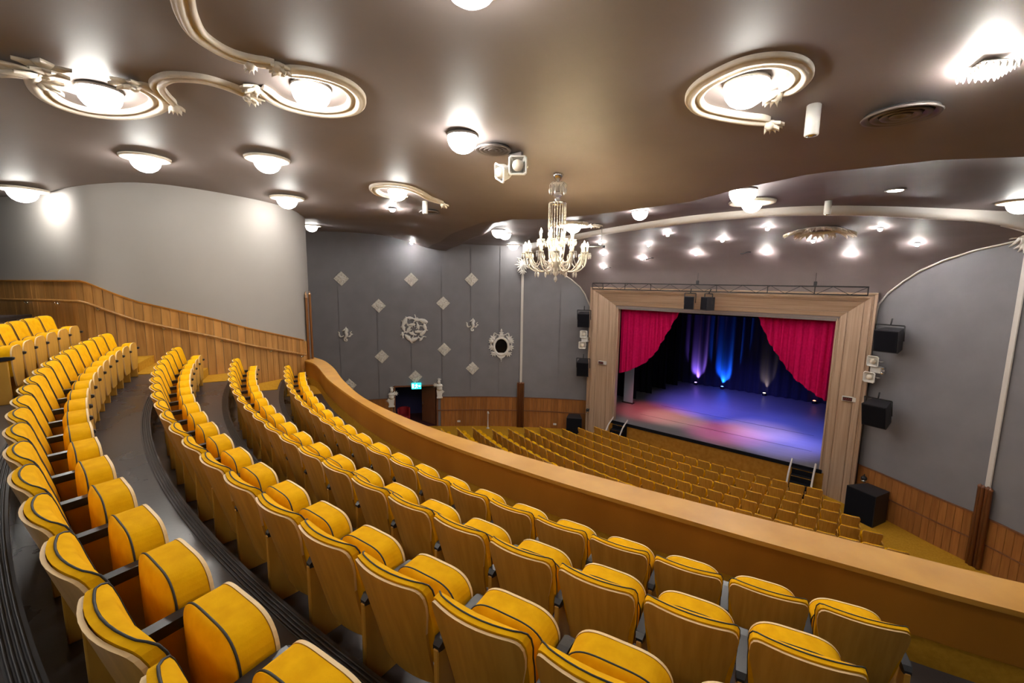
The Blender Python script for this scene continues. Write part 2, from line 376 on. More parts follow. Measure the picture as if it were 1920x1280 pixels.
# ---- balcony: stepped terraces, side wall, parapet
BC = (-4.293, 19.59); R0, DR = 16.725, .99; Z0, DZ = -2.17, .363; BH = .87
def bp(a, r): return (BC[0] + r * math.sin(R_(a)), BC[1] - r * math.cos(R_(a)))
def rowR(k): return R0 + (k - 1) * DR
def rowF(k): return Z0 + (k - 1) * DZ - BH
SIDE = smooth_path([(-19, -1.6, 0), (-15.5, 0.0, 0), (-13.9, .7, 0), (-12.95, 1.1, 0), (-12.62, 1.9, 0), (-12.15, 3.1, 0), (-12.1, 4.2, 0), (-12.42, 5.1, 0), (-13.0, 5.75, 0), (-14.2, 6.3, 0), (-16, 6.6, 0)], 8)
def side_x(y):
    b = None
    for p, q in zip(SIDE[:-1], SIDE[1:]):
        if p.y <= y <= q.y: return p.x + (q.x - p.x) * (y - p.y) / max(1e-6, q.y - p.y)
    return -13
AN = np.linspace(-27.5, 44, 74)
floor_b = None
for k in range(1, 9):
    ro = rowR(k) + .03 if k < 8 else 29; ri = rowR(k - 1) + .03 if k > 1 else 15.6; z = rowF(k)
    mb = MB(); A = []; B = []
    for a in AN: A.append([(*bp(a, ri), z), (*bp(a, ro), z)]); B.append([(*bp(a, ri), z - .42), (*bp(a, ro), z - .42)])
    mb.slab(B, A, 0, 0, False)
    if k == 1: floor_b = struct(ob('floor_balcony', mb, 'floor'))
    else:
        ob('terrace', mb, 'floor', floor_b)
        for j in range(4):                   # ribbed stair nosing
            mb = MB(); mb.tube([(*bp(a, ri + .012 + j * .021), z + .004) for a in AN], .008, 6); ob('nosing_rib', mb, 'nose', floor_b)
        mb = MB(); A = [[(*bp(a, ri - .012), z - .055), (*bp(a, ri - .012), z + .004), (*bp(a, ri + .09), z + .003)] for a in AN]; mb.grid(A, 0, False); ob('nosing', mb, 'nose', floor_b)
# carpeted aisle steps along the side wall
AE = {1: -26.0, 2: -23.6, 3: -22.6, 4: -21.1, 5: -20.3, 6: -20}
for k in range(1, 7):
    z = rowF(k); ri = rowR(k - 1) + .16 if k > 1 else 15.75; ro = rowR(k) + .02
    for j, (ra, rb, zz) in enumerate(((ri, ro, z + .012), ((ri + ro) / 2 + .05, ro, z + .19))):
        mb = MB(); A = []; B = []; a0 = AE[k] - (.1 if j == 0 else .9)
        for a in np.linspace(-33, a0, 8): A.append([(*bp(a, ra), zz), (*bp(a, rb), zz)]); B.append([(*bp(a, ra), z - .02), (*bp(a, rb), z - .02)])
        ob('aisle_carpet' if j == 0 else 'aisle_step', mb.slab(B, A, 0, 0, False), 'carpet2', floor_b)
# side wall of the balcony, greige above raked oak wainscot
mb = MB(); A = [[(p.x, p.y, -4.2), (p.x, p.y, 2.9)] for p in SIDE]; B = [[(p.x - .12, p.y + .1, -4.2), (p.x - .12, p.y + .1, 2.9)] for p in SIDE]
struct(ob('wall_balcony', mb.slab(B, A, 0, 0, True), 'pale'))
WT = [(-3, -.16), (0, -.15), (1.1, -.12), (1.5, -.36), (1.9, -.56), (3.1, -.95), (3.9, -1.25), (5.0, -1.6), (5.75, -1.84), (6.3, -2)]
wb = struct(link('wainscot_balcony'))
acc = 0; SL = []
for p, q in zip(SIDE[:-1], SIDE[1:]): SL.append((acc, p, q)); acc += (q - p).length
def side_at(s):
    for s0, p, q in SL:
        d = (q - p).length
        if s0 <= s <= s0 + d + 1e-6: return p + (q - p) * ((s - s0) / d), (q - p).normalized()
    return SIDE[-1], Vector((-1, 0, 0))
s_ = 2.0; PW = .16
while True:
    p0, t0 = side_at(s_ + .004); p1, t1 = side_at(s_ + PW - .004)
    if p1.y > 5.72 and p1.x < -12.9: break
    n = Vector((t0.y, -t0.x, 0)); th = .022 + random.random() * .006
    za, zb = pip(p0.y, WT), pip(p1.y, WT); lo = -4
    V = [(p0.x, p0.y, lo), (p1.x, p1.y, lo), (p1.x, p1.y, zb), (p0.x, p0.y, za)]
    V = [Vector(v) for v in V] + [Vector(v) + n * th for v in V]
    c = (p0 + p1) / 2; mb = MB(); mb.add([v - c for v in V], [(0, 1, 2, 3), (7, 6, 5, 4), (0, 4, 5, 1), (1, 5, 6, 2), (2, 6, 7, 3), (3, 7, 4, 0)])
    ob('plank', mb, 'plank', wb, T(*c)); s_ += PW
G = []; H = []
for k in range(70):
    p, t = side_at(2.0 + k * .135); n = Vector((t.y, -t.x, 0)); z = pip(p.y, WT)
    if p.y > 5.74: break
    H.append(p + n * .085 + Vector((0, 0, z - .41)))
    G.append([p + Vector((0, 0, z)), p + n * .05 + Vector((0, 0, z)), p + n * .05 + Vector((0, 0, z + .03)), p + Vector((0, 0, z + .03))])
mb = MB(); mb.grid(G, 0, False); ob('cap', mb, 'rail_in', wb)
hr = thing('handrail', 'sloping oak handrail along the balcony side wainscot', 'handrail', T(*H[0]))
mb = MB(); mb.tube([h - H[0] for h in H], .028, 8); ob('rail', mb, 'plank', hr)
for k in range(4, len(H), 8):
    mb = MB(); p = H[k] - H[0]; t = (H[min(k + 1, len(H) - 1)] - H[k - 1]).normalized(); n = Vector((t.y, -t.x, 0)).normalized()
    mb.tube([p - n * .062 - Vector((0, 0, .07)), p - n * .01 - Vector((0, 0, .07)), p - Vector((0, 0, .02))], .012, 6); mb.blob(p - n * .05 - Vector((0, 0, .07)), (.03, .03, .03)); ob('bracket', mb, 'chrome', hr)
# parapet
ZP = -2.35
PO = [(8.2, 8.9), (4.5, 6.5), (2.6, 5.62), (1.03, 5.17), (-.05, 4.97), (-1.44, 4.72), (-3.43, 4.44), (-5.5, 4.32), (-7.61, 4.5), (-9.41, 4.98), (-10.86, 5.5), (-11.65, 5.75), (-12.4, 5.93), (-13.15, 5.98)]
PI = [(8.6, 8.4), (4.7, 5.95), (2.6, 5.12), (.96, 4.68), (-.02, 4.5), (-1.28, 4.3), (-3.14, 4.08), (-5.15, 4.01), (-7.22, 4.24), (-9.47, 4.72), (-10.6, 5.05), (-11.35, 5.3), (-12.1, 5.5), (-12.7, 5.52)]
po = smooth_path([(x, y, 0) for x, y in PO], 8); pi_ = smooth_path([(x, y, 0) for x, y in PI], 8)
par = struct(link('parapet'))
def psheet(A, B, z0, z1): 
    lo = [[Vector((a.x, a.y, z0)), Vector((b.x, b.y, z0))] for a, b in zip(A, B)]; hi = [[Vector((a.x, a.y, z1)), Vector((b.x, b.y, z1))] for a, b in zip(A, B)]
    return MB().slab(hi, lo, 0, 0, False)
def inset(P, Q, f): return [p + (q - p).normalized() * f for p, q in zip(P, Q)]
ob('coping', psheet(po, pi_, ZP - .045, ZP), 'rail', par)
pib = inset(pi_, po, .02); pob = inset(po, pi_, .02)
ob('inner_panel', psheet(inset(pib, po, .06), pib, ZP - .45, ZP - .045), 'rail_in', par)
ob('inner_kick', psheet(inset(pib, po, .1), inset(pib, po, .012), rowF(1) - .05, ZP - .45), 'carpet2', par)
ob('front_panel', psheet(pob, inset(pob, pi_, .06), -4.3, ZP - .045), 'plank2', par)
# copper tube cluster where parapet and side wall meet
tc_ = thing('pipe_column', 'cluster of slim copper tubes standing at the balcony wall end', 'column', T(-12.93, 5.74, ZP))
for k, (dx, dy, h) in enumerate(((-.08, .05, 1.84), (.0, .0, 1.93), (.08, -.03, 1.86), (.05, .09, 1.95), (-.03, -.05, 1.80))):
    mb = MB(); mb.lathe([(.036, 0), (.036, h - .06), (.045, h - .05), (.045, h - .03), (.02, h), (.008, h + .06)], 10, 0, T(dx, dy, 0)); ob('tube', mb, 'brass', tc_)
# ------------------------------------------------------------------ theatre seats
BK = [(.22, .200), (.30, .202), (.40, .205), (.50, .212), (.58, .222), (.65, .238), (.71, .252), (.77, .259), (.82, .256), (.848, .245), (.863, .228), (.870, .205)]
BK = [(z, hw * .955) for z, hw in BK]
def rec(z): return (.875 - z) * .27
def back_pt(u, z, hw, off, grow=0., zb=0.):
    f = max(0, (z - .7) / .17); return (u * (hw + grow), rec(z) + .062 * (u * hw / .26) ** 2 + off, z + .006 * (1 - u * u) * f ** 2 + zb)
US = [-1, -.93, -.8, -.55, -.28, 0, .28, .55, .8, .93, 1]
mb = MB(); A = [[back_pt(u, z, hw, 0) for u in US] for z, hw in BK]; B = [[back_pt(u, z, hw, .015) for u in US] for z, hw in BK]
mb.slab(B, A, 0, 1); mb.m = [0 if (m_ == 1 and sum(mb.v[i][2] for i in f) / len(f) < .56) else m_ for m_, f in zip(mb.m, mb.f)]; me_back = mb.mesh('back_shell', ['ply', 'edge'])
CK = [(.36, .205), (.42, .218), (.50, .228), (.58, .235), (.65, .240)] + [(z, hw) for z, hw in BK if z > .66]
mb = MB(); A = []; B = []
for i, (z, hw) in enumerate(CK):
    ev = min(1, i / 1.2, (len(CK) - 1 - i) / 2.2)
    A.append([back_pt(u, z, hw, .017, .004, .010) for u in US])
    B.append([back_pt(u * (1 - .03 * (1 - ev)), z, hw, .017 + .045 + .032 * ev * (1 - abs(u) ** 3) - .018 * (1 - ev), .004, .014) for u in US])
mb.slab(B, A, 0, 0); me_bcush = mb.mesh('back_cushion', 'yellow')
per = [B[i][0] for i in range(len(B))] + [B[-1][j] for j in range(1, len(US))] + [B[i][-1] for i in range(len(B) - 2, -1, -1)]
mb = MB(); mb.tube(per, .0048, 5); me_bpipe = mb.mesh('back_piping', 'black')
SK = [(.33, .205), (.39, .214), (.46, .222), (.56, .226)] + [(.56 + .135 * math.sin(q), .226 * math.cos(q) ** .5) for q in (.22, .42, .62, .8, .96, 1.1, 1.22, 1.33, 1.43, 1.5)]
U2 = [-1, -.9, -.6, 0, .6, .9, 1]
mb = MB(); A = []; B = []
for i, (z, hw) in enumerate(SK):
    A.append([(u * hw, .325 - .03 * (1 - u * u) * min(1, (len(SK) - 1 - i) / 7), z) for u in U2]); B.append([(u * (hw + .004), .455, z + .004) for u in U2])
mb.slab(B, A, 0, 0); me_scush = mb.mesh('seat_cushion', 'yellow')
per = [(-hw - .002, .333, z) for z, hw in SK] + [(hw + .002, .333, z) for z, hw in SK[::-1]]
mb = MB(); mb.tube(per, .0048, 5); me_spipe = mb.mesh('seat_piping', 'black')
PK = [(.20, .15), (.225, .175), (.27, .190), (.33, .208)] + [(z + .006, hw + .006) for z, hw in SK[1:]]
mb = MB(); A = [[(u * hw, .457, z) for u in U2] for z, hw in PK]; B = [[(u * hw, .472, z) for u in U2] for z, hw in PK]
mb.slab(B, A, 0, 1); me_sply = mb.mesh('seat_shell', ['ply', 'edge'])
mb = MB(); V = []
for y, z0, z1, hw in ((.125, .525, .55, .020), (.15, .525, .575, .027), (.42, .545, .592, .027), (.485, .55, .588, .028), (.502, .557, .580, .020)):
    V += [(-hw, y, z0), (hw, y, z0), (hw, y, z1), (-hw, y, z1)]
F = [(3, 2, 1, 0), (16, 17, 18, 19)]
for i in range(4): F += [(i * 4 + k, i * 4 + (k + 1) % 4, i * 4 + 4 + (k + 1) % 4, i * 4 + 4 + k) for k in range(4)]
mb.add(V, F); me_arm = mb.mesh('armrest', 'plastic')
mb = MB(); mb.box((-.017, .12, 0), (.017, .44, .535), ch=.006); me_side = mb.mesh('side_panel', 'ply')
mb = MB(); mb.blob((0, 0, 0), (.012, .02, .018)); me_tip = mb.mesh('armrest_tip', 'chrome')
PARTS = [('back_shell', me_back), ('back_cushion', me_bcush), ('back_piping', me_bpipe), ('seat_cushion', me_scush), ('seat_piping', me_spipe), ('seat_shell', me_sply)]
def seat(X, label, group, parts, ends):
    t = thing('theatre_seat', label, 'seat', X, group)
    for n, me in parts: link(n, me, t)
    for e in ends:
        for n, me in (('armrest', me_arm), ('side_panel', me_side)): link(n, me, t, T(e * .275, 0, 0))
    return t
# first corner angle at the right-hand end, number of seats
ROWS = {1: (14.25, 22, 'along the parapet'), 2: (12.72, 21, 'second from the parapet'), 3: (11.97, 21, 'third from the parapet'),
        4: (8.15, 19, 'fourth from the parapet'), 5: (-12.55, 6, 'highest and farthest left')}
for k, (a0, n, rn) in ROWS.items():
    r = rowR(k) if k < 5 else 20.45; pit = math.degrees(.55 / r)
    for i in range(n):
        a = a0 - pit * i + pit / 2; x, y = bp(a, r)
        seat(T(x, y, rowF(k)) @ RZ(R_(a)), 'yellow tip-up balcony seat in the row %s, %s from its left end' % (rn, ordn(n - i)),
             'balcony seats in the row ' + rn, PARTS, (1, -1) if i == n - 1 else (1,))
# stalls, rows curved towards the stage
LP = [PARTS[0], PARTS[1], PARTS[3]]
ORD = ['front', 'second', 'third', 'fourth', 'fifth', 'sixth', 'seventh', 'eighth', 'ninth', 'tenth', 'eleventh', 'twelfth']
def vis(x, y, z):
    """above the parapet line as seen from the balcony, with a margin for a step aside"""
    v = Vector((x, y, z)); d = v.dot(fwd); px = 960 + 819 * v.dot(r2) / d; py = 640 - 819 * v.dot(u2) / d
    lim = np.interp(px, [700, 800, 1000, 1300, 1600, 1920], [755, 800, 860, 935, 1010, 1093]); return py < lim + 16 and px > 700
for k in range(12):
    r = 26; pit = .55 / r; xr = -1.42 + .55 * k * 1.03; xl = -11.05 - .60 * k
    aR = math.asin((xr + 4.7) / r); i = 0; sq = []
    while True:
        a = aR - pit * i; x = -4.7 + r * math.sin(a); y = 44.35 - .84 * k - r * math.cos(a)
        if x < xl: break
        sq.append((i, a, x, y)); i += 1
    for i, a, x, y in sq:
        z = zstalls(y)
        if not vis(x, y, z + .87): continue
        t = thing('stalls_seat', 'mustard stalls seat in the %s row from the stage, %s from its left end' % (ORD[k], ordn(len(sq) - i)), 'seat', T(x, y, z) @ RZ(a), '%s row of stalls seats' % ORD[k])
        for nme, me in LP: link(nme, me, t, Matrix.Diagonal((.93, 1, 1, 1)) if nme == 'back_cushion' else None)
        link('side_panel', me_side, t, T(.275, 0, 0))
        if i == sq[-1][0]: link('side_panel', me_side, t, T(-.275, 0, 0))
# chrome row markers on the aisle steps
for k, a, nm in ((2, -22.9, 'second'), (1, -25.2, 'front')):
    x, y = bp(a - .5, rowR(k) - .36); t = thing('row_marker', 'small chrome aisle hoop at the left end of the %s balcony row' % nm, 'marker', T(x, y, rowF(k) + .012))
    mb = MB(); mb.tube(smooth_path([(-.06, 0, 0), (-.06, 0, .18), (0, 0, .26), (.06, 0, .18), (.06, 0, 0)], 5), .014, 8); ob('hoop', mb, 'chrome', t)
    mb = MB(); mb.lathe([(.09, 0), (.09, .01), (.07, .02)], 12); ob('foot', mb, 'chrome', t)
# ------------------------------------------------------------------ stage
YS = 20.5; ZS = -7.2; XL, XR, ZT = -10.55, -1.52, -1.22
stage = MB(); stage.box((-14.5, YS, ZS - .12), (2.5, 33.2, ZS)); stage = struct(ob('floor_stage', stage, 'stage'))
mb = MB(); mb.box((XL - .1, YS - .06, ZS - .13), (XR + .1, YS + .02, ZS + .012), ch=.01); ob('stage_edge', mb, 'leg', stage)
mb = MB(); mb.box((-11.9, YS - .03, FL), (-.4, YS + .1, ZS - .1)); ob('stage_front', mb, 'stagefront', stage)
mb = MB()
for lo, hi in (((-14.6, 33.2, ZS), (2.6, 33.4, 1)), ((-14.7, 20.9, ZS), (-14.5, 33.4, 1)), ((2.5, 20.9, ZS), (2.7, 33.4, 1)), ((-14.6, 20.85, .2), (2.6, 33.4, .4))): mb.box(lo, hi)
struct(ob('wall_stagehouse', mb, 'leg'))
# tape marks and dust lines on the floor are thin stripes
for k, (x0, x1, y) in enumerate(((-10, -2, 22.6), (-9.8, -2.2, 25.1))):
    mb = MB(); mb.box((x0, y, ZS), (x1, y + .03, ZS + .003)); ob('floor_seam', mb, 'nose', stage)
# proscenium frame
pf = thing('proscenium_frame', 'wide moulded limed-oak frame around the stage opening', 'frame', T(-6, YS, FL))
PR = [(0, .32), (0, .06), (.04, .02), (.07, .05), (.12, -.02), (.28, -.09), (.285, -.06), (.31, -.07), (.315, -.10), (.50, -.20), (.67, -.30), (.675, -.27), (.70, -.28), (.705, -.32), (.80, -.40), (.86, -.42), (.87, -.38), (.91, -.38), (.92, -.45), (.98, -.46), (1., -.42), (1., .1)]
inn = [(XL, FL), (XL, ZT), (XR, ZT), (XR, FL)]; out = [(-11.97, FL), (-11.97, -.2), (-.36, -.2), (-.36, FL)]
for s_, nm, mt in ((0, 'jamb', 'framev'), (1, 'lintel', 'frameh'), (2, 'jamb', 'framev')):
    mb = MB(); G = []
    for e in (s_, s_ + 1):
        G.append([(inn[e][0] + (out[e][0] - inn[e][0]) * t + 6, d, inn[e][1] + (out[e][1] - inn[e][1]) * t - FL) for t, d in PR])
    ns = []
    for k in range(13): ns.append([tuple(a + (b - a) * k / 12 for a, b in zip(p, q)) for p, q in zip(*G)])
    mb.grid(ns, 0, False); ob(nm, mb, mt, pf)
# clocks on the jambs
for x, y, nm in ((-11.19, 20.24, 'left'), (-.86, 20.22, 'right')):
    t = thing('digital_clock', 'small white digital clock box on the %s proscenium jamb' % nm, 'clock', T(x, y - .04, -4.13))
    mb = MB(); mb.box((-.19, -.05, -.09), (.25, .08, .09), ch=.015); ob('case', mb, 'hornw', t)
    mb = MB(); mb.box((-.16, -.056, -.065), (.12, -.048, .065)); d = ob('display', mb, 'void', t)
    mb = MB()
    for k in range(4):
        for dx, dz, w_, h_ in ((0, .035, .03, .007), (0, 0, .03, .007), (0, -.035, .03, .007), (.03, .018, .006, .03), (-.002, -.018, .006, .03)):
            mb.box((-.14 + k * .065 + dx, -.058, dz - h_ / 2), (-.14 + k * .065 + dx + w_, -.055, dz + h_ / 2))
    ob('digits', mb, 'digits', d)
# curtains
def swag(nm, label, top, edge, yb, mt):
    """edge: function v -> x of the free edge; hung from z top to bottom"""
    t = None; n, m = 60, 34; A = []
    for i in range(n + 1):
        u = i / n; row = []
        for j in range(m + 1):
            v = j / m; x, z, amp = edge(u, v)
            row.append((x, yb + amp * math.sin(u * 58 + 2.1 * math.sin(u * 9)) + amp * .5 * math.sin(u * 131 + v * 2), z))
        A.append(row)
    B = [[(x, y + .02, z) for x, y, z in r] for r in A]
    o = ob(nm, MB().slab(B, A, 0, 0), mt); return tag(o, label, 'curtain')
LC = [(-1.25, -7.62), (-1.6, -7.75), (-2.47, -8.2), (-3.42, -8.68), (-4.0, -9.2), (-4.26, -9.62), (-4.55, -10.1), (-4.73, -10.6)]
RC = [(-1.25, -4.3), (-2.45, -3.72), (-3.45, -3.0), (-3.85, -2.65), (-4.1, -2.3), (-4.4, -1.85), (-4.56, -1.5)]
def zc_of(P, x):
    P2 = sorted((b, a) for a, b in P); return float(np.interp(x, [p[0] for p in P2], [p[1] for p in P2]))
def le(u, v):
    x = -10.62 + u * (10.62 - 7.62); zb = zc_of(LC, x); return x, -1.12 + (zb + 1.12) * v, .07 + .03 * v
def re(u, v):
    x = -1.45 - u * (4.3 - 1.45); zb = zc_of(RC, x); return x, -1.12 + (zb + 1.12) * v, .075 + .03 * v
swag('house_curtain', 'crimson swagged stage curtain drawn to the left', 0, le, 21.05, 'red')
swag('house_curtain', 'crimson swagged stage curtain drawn to the right', 0, re, 21.05, 'red')
def drape(nm, label, x0, x1, y, z0, z1, mt, fold=.5, amp=.07, rz=0):
    n = int((x1 - x0) / fold * 10); A = []
    for i in range(n + 1):
        x = x0 + (x1 - x0) * i / n; A.append([(x, amp * math.sin(2 * math.pi * x / fold) + amp * .4 * math.sin(2 * math.pi * x / fold * .37 + 1), z) for z in (z0, z1)])
    o = ob(nm, MB().slab([[(a, b + .02, c) for a, b, c in r] for r in A], A, 0, 0), mt, None, T(0, y, 0)); return tag(o, label, 'curtain')
drape('backdrop', 'midnight blue pleated backdrop at the rear of the stage', -13.6, 1.8, 32.5, ZS + .01, .1, 'velvet', .55, .09)
for k, y in enumerate((23.0, 25.4, 27.4, 29.3, 31.0)):
    wd = ('nearest the red curtain', 'second from the red curtain', 'third from the red curtain', 'fourth from the red curtain', 'nearest the backdrop')[k]
    drape('wing_drape', 'black wing drape on the stage left edge, ' + wd, -14.0, -11.75 + .18 * k, y, ZS + .01, 0, 'leg', .4, .05)
    drape('wing_drape', 'black wing drape behind the right curtain, ' + wd, -1.0 + .02 * k, 2.2, y, ZS + .01, 0, 'leg', .4, .05)
drape('border_drape', 'black border drape above the stage opening', -12, 0, 21.6, -1.42, .1, 'leg', .5, .04)
sc = thing('lit_wall_panel', 'pale blue panel standing in for the lit wall between the left wing drapes', 'panel', T(-11.55, 24.3, ZS))
mb = MB(); mb.box((-.3, -.02, .04), (.3, .02, 3.0), ch=.01); ob('panel', mb, 'bluewall', sc)  # stand-in for a lit wall in the side opening, brightness in its colour
mb = MB(); mb.box((-.36, -.15, 0), (.36, .15, .05), ch=.01); ob('foot', mb, 'steel', sc)
# floor uplights
for x, cl, e, nm, an in ((-10.15, (.50, .24, 1.), 800, 'violet', 62), (-8.35, (.01, .16, 1.), 1300, 'blue', 68), (-5.75, (1., .74, .40), 110, 'warm white', 50), (-3.0, (1., .16, .02), 220, 'orange', 60)):
    t = thing('uplight', 'floor uplight glowing %s at the foot of the backdrop' % nm, 'uplight', T(x, 32.2, ZS))
    mb = MB(); mb.lathe([(.10, 0), (.12, .02), (.13, .12), (.11, .18), (.09, .185)], 14); ob('can', mb, 'steel', t)
    mm = mat('uplight lens ' + nm, cl, .3, emit=tuple(.12 + .88 * c for c in cl), es=3.)
    M['tmp'] = mm; mb = MB(); mb.lathe([(.085, .186), (.06, .21), (.01, .22)], 12); ob('lens', mb, 'tmp', t)
    l = bpy.data.lights.new('uplight_beam', 'SPOT'); l.color = cl; l.energy = e; l.spot_size = R_(an); l.spot_blend = .9; l.shadow_soft_size = .06
    link('uplight_beam', l, t, T(0, 0, .26) @ RX(R_(180 - 20)))
# stage lanterns on a bar behind the lintel
bar = thing('lighting_bar', 'lighting bar with lanterns hidden behind the proscenium lintel', 'lighting bar', T(-6, 22.2, -.6))
mb = MB(); mb.tube([(-4.6, 0, 0), (4.6, 0, 0)], .03, 8); ob('bar', mb, 'steel', bar)
for x, tx, ty, cl, e, an in ((-9.8, -9.6, 23.4, (1., .10, .14), 800, 46), (-8.4, -8.3, 23.2, (1., .62, .5), 700, 38), (-7.0, -6.6, 27.5, (.12, .12, 1.), 2200, 62), (-6.0, -5.6, 22.6, (1., .12, .42), 950, 42),
                             (-5.0, -4.4, 24.2, (1., .60, .62), 800, 36), (-3.8, -3.4, 22.8, (.35, .30, 1.), 1300, 46), (-2.6, -2.6, 25.0, (.10, .14, 1.), 1500, 56), (-9.0, -8.5, 26.8, (.25, .16, 1.), 900, 46)):
    d = Vector((tx, ty, ZS)) - Vector((x, 22.2, -.85)); q = d.to_track_quat('-Z', 'Y').to_matrix().to_4x4()
    X = T(x + 6, 0, -.25) @ q
    mb = MB(); mb.lathe([(.06, .24), (.10, .2), (.11, -.06), (.12, -.08)], 10, 0); ob('lantern', mb, 'steel', bar, X)
    l = bpy.data.lights.new('lantern_beam', 'SPOT'); l.color = cl; l.energy = e; l.spot_size = R_(an); l.spot_blend = 1.; l.shadow_soft_size = .08
    l.energy *= 1.35; link('lantern_beam', l, bar, X @ T(0, 0, -.12))
# truss in front of the lintel
tr = thing('lighting_truss', 'long black lighting truss hanging in front of the lintel top', 'truss', T(-6.15, 19.75, -.1))
ch = [(-5.5, 0, .0), (5.55, 0, .10)]
for dz in (0.1, -.19):
    mb = MB(); mb.tube([(-5.5, 0, dz), (5.5, 0, dz)], .024, 6); ob('chord', mb, 'steel', tr)
n = 22
for k in range(n):
    x0 = -5.5 + k * .5; x1 = x0 + .5; a, b = (.1, -.19) if k % 2 == 0 else (-.19, .1)
    mb = MB(); mb.tube([(x0, 0, a), (x1, 0, b)], .010, 5); ob('diagonal', mb, 'steel', tr)
for x in (-5.5, -4.9, -3.7, -2.4, .5, 2.4, 3.95, 5.5):
    mb = MB(); mb.tube([(x, 0, -.2), (x, 0, .12)], .018, 5); ob('strut', mb, 'steel', tr)
for x in (-.3, 3.95):
    mb = MB(); mb.tube([(x, 0, .1), (x, 0, .62)], .008, 5); mb.box((x - .05, -.05, .1), (x + .05, .05, .28), ch=.01); ob('hoist', mb, 'steel', tr)
def speaker(label, X, w_, h_, d_, brk=True):
    t = thing('loudspeaker', label, 'loudspeaker', X)
    mb = MB(); mb.prism([(-w_ / 2, -d_ / 2), (w_ / 2, -d_ / 2), (w_ / 2 * .74, d_ / 2), (-w_ / 2 * .74, d_ / 2)], 0, h_); ob('cabinet', mb, 'speaker', t)
    mb = MB(); mb.box((-w_ / 2 + .02, -d_ / 2 - .014, .025), (w_ / 2 - .02, -d_ / 2 - .001, h_ - .025), ch=.005); ob('grille', mb, 'leg', t)
    if brk:
        e = w_ / 2 + .035
        mb = MB()
        for p, q in (((-e, 0, h_ * .5), (-e, 0, h_ + .14)), ((-e, 0, h_ + .14), (e, 0, h_ + .14)), ((e, 0, h_ + .14), (e, 0, h_ * .5))): mb.tube([p, q], .022, 6)
        mb.tube([(0, 0, h_ + .14), (0, .1, h_ + .34)], .025, 6); ob('yoke', mb, 'steel', t)
    return t
sp = math.radians
speaker('black loudspeaker in a yoke, upper of the pair left of the proscenium', T(-12.08, 19.75, -2.25) @ RZ(sp(25)) @ RX(sp(8)), .62, .72, .55)
speaker('black loudspeaker in a yoke, lower of the pair left of the proscenium', T(-12.02, 19.75, -4.82) @ RZ(sp(25)) @ RX(sp(12)), .62, .78, .55)
speaker('black loudspeaker in a yoke, upper of the pair right of the proscenium', T(.1, 19.45, -2.12) @ RZ(sp(-20)) @ RX(sp(8)), .68, .74, .6)
speaker('black loudspeaker in a yoke, lower of the pair right of the proscenium', T(.06, 19.4, -4.68) @ RZ(sp(-20)) @ RX(sp(14)), .7, .8, .62)
speaker('small black loudspeaker hanging from the truss, left of the two', T(-6.72, 19.75, -1.08) @ RZ(sp(6)), .40, .56, .36)
speaker('small black loudspeaker hanging from the truss, right of the two', T(-5.95, 19.75, -1.08) @ RZ(sp(-38)), .46, .56, .40)
speaker('large black subwoofer on the floor left of the stage', T(-12.38, 19.6, zstalls(19.6)) @ RZ(sp(32)), .82, 1.0, .8, False)
speaker('large black subwoofer on the floor right of the stage', T(.08, 19.28, zstalls(19.2)) @ RZ(sp(-30)), .95, 1.12, .9, False)
# horn loudspeakers and emergency lights
def horn(t, X, s=.36):
    mb = MB(); F = []; V = []
    for r, y in ((s / 2, -.10), (s / 2 + .015, -.085), (s / 2 - .01, -.07), (.10, .06), (.07, .12)):
        c = r * .22; V += [(-r + c, y, -r), (r - c, y, -r), (r, y, -r + c), (r, y, r - c), (r - c, y, r), (-r + c, y, r), (-r, y, r - c), (-r, y, -r + c)]
    for i in range(4): F += [(i * 8 + k, i * 8 + (k + 1) % 8, i * 8 + 8 + (k + 1) % 8, i * 8 + 8 + k) for k in range(8)]
    F += [tuple(32 + k for k in range(8))]
    # inner flare
    o = len(V)
    for r, y in ((s / 2 - .012, -.098), (.09, .03)):
        c = r * .22; V += [(-r + c, y, -r), (r - c, y, -r), (r, y, -r + c), (r, y, r - c), (r - c, y, r), (-r + c, y, r), (-r, y, r - c), (-r, y, -r + c)]
    F += [(o + k, o + 8 + k, o + 8 + (k + 1) % 8, o + (k + 1) % 8) for k in range(8)] + [tuple(o + 8 + k for k in range(8))[::-1]]
    F += [(k, o + k, o + (k + 1) % 8, (k + 1) % 8) for k in range(8)]
    mb.add(V, F); h = ob('horn', mb, 'hornw', t, X)
    mb = MB(); mb.lathe([(.02, -.13), (.085, -.115), (.095, -.08), (.08, -.02)], 14, 0, RX(R_(-90)) @ T(0, 0, 0)); ob('reflex_cone', mb, 'stucco', h)
    mb = MB(); mb.tube([(-s / 2 - .02, 0, 0), (-s / 2 - .02, .16, 0), (s / 2 + .02, .16, 0), (s / 2 + .02, 0, 0)], .012, 5); ob('bracket', mb, 'hornw', h)
for X, nm in ((T(-12.08, 19.8, -2.95) @ RZ(sp(25)), 'left'), (T(-.18, 19.95, -2.88) @ RZ(sp(-30)), 'right')):
    t = thing('horn_cluster', 'white pair of square horn loudspeakers with emergency lights beside the %s jamb' % nm, 'loudspeaker', X)
    horn(t, T(.0, -.15, .30)); horn(t, T(-.05, -.15, -.28))
    mb = MB(); mb.box((-.12, -.12, -.11), (.22, .1, .12), ch=.02); ob('battery_box', mb, 'hornw', t)
    for dz in (.1, -.08):
        mb = MB(); mb.lathe([(.03, .07), (.055, .03), (.06, -.04), (.05, -.05)], 12, 0, T(.28, -.1, dz) @ RX(R_(80))); ob('lamp_head', mb, 'chrome', t)
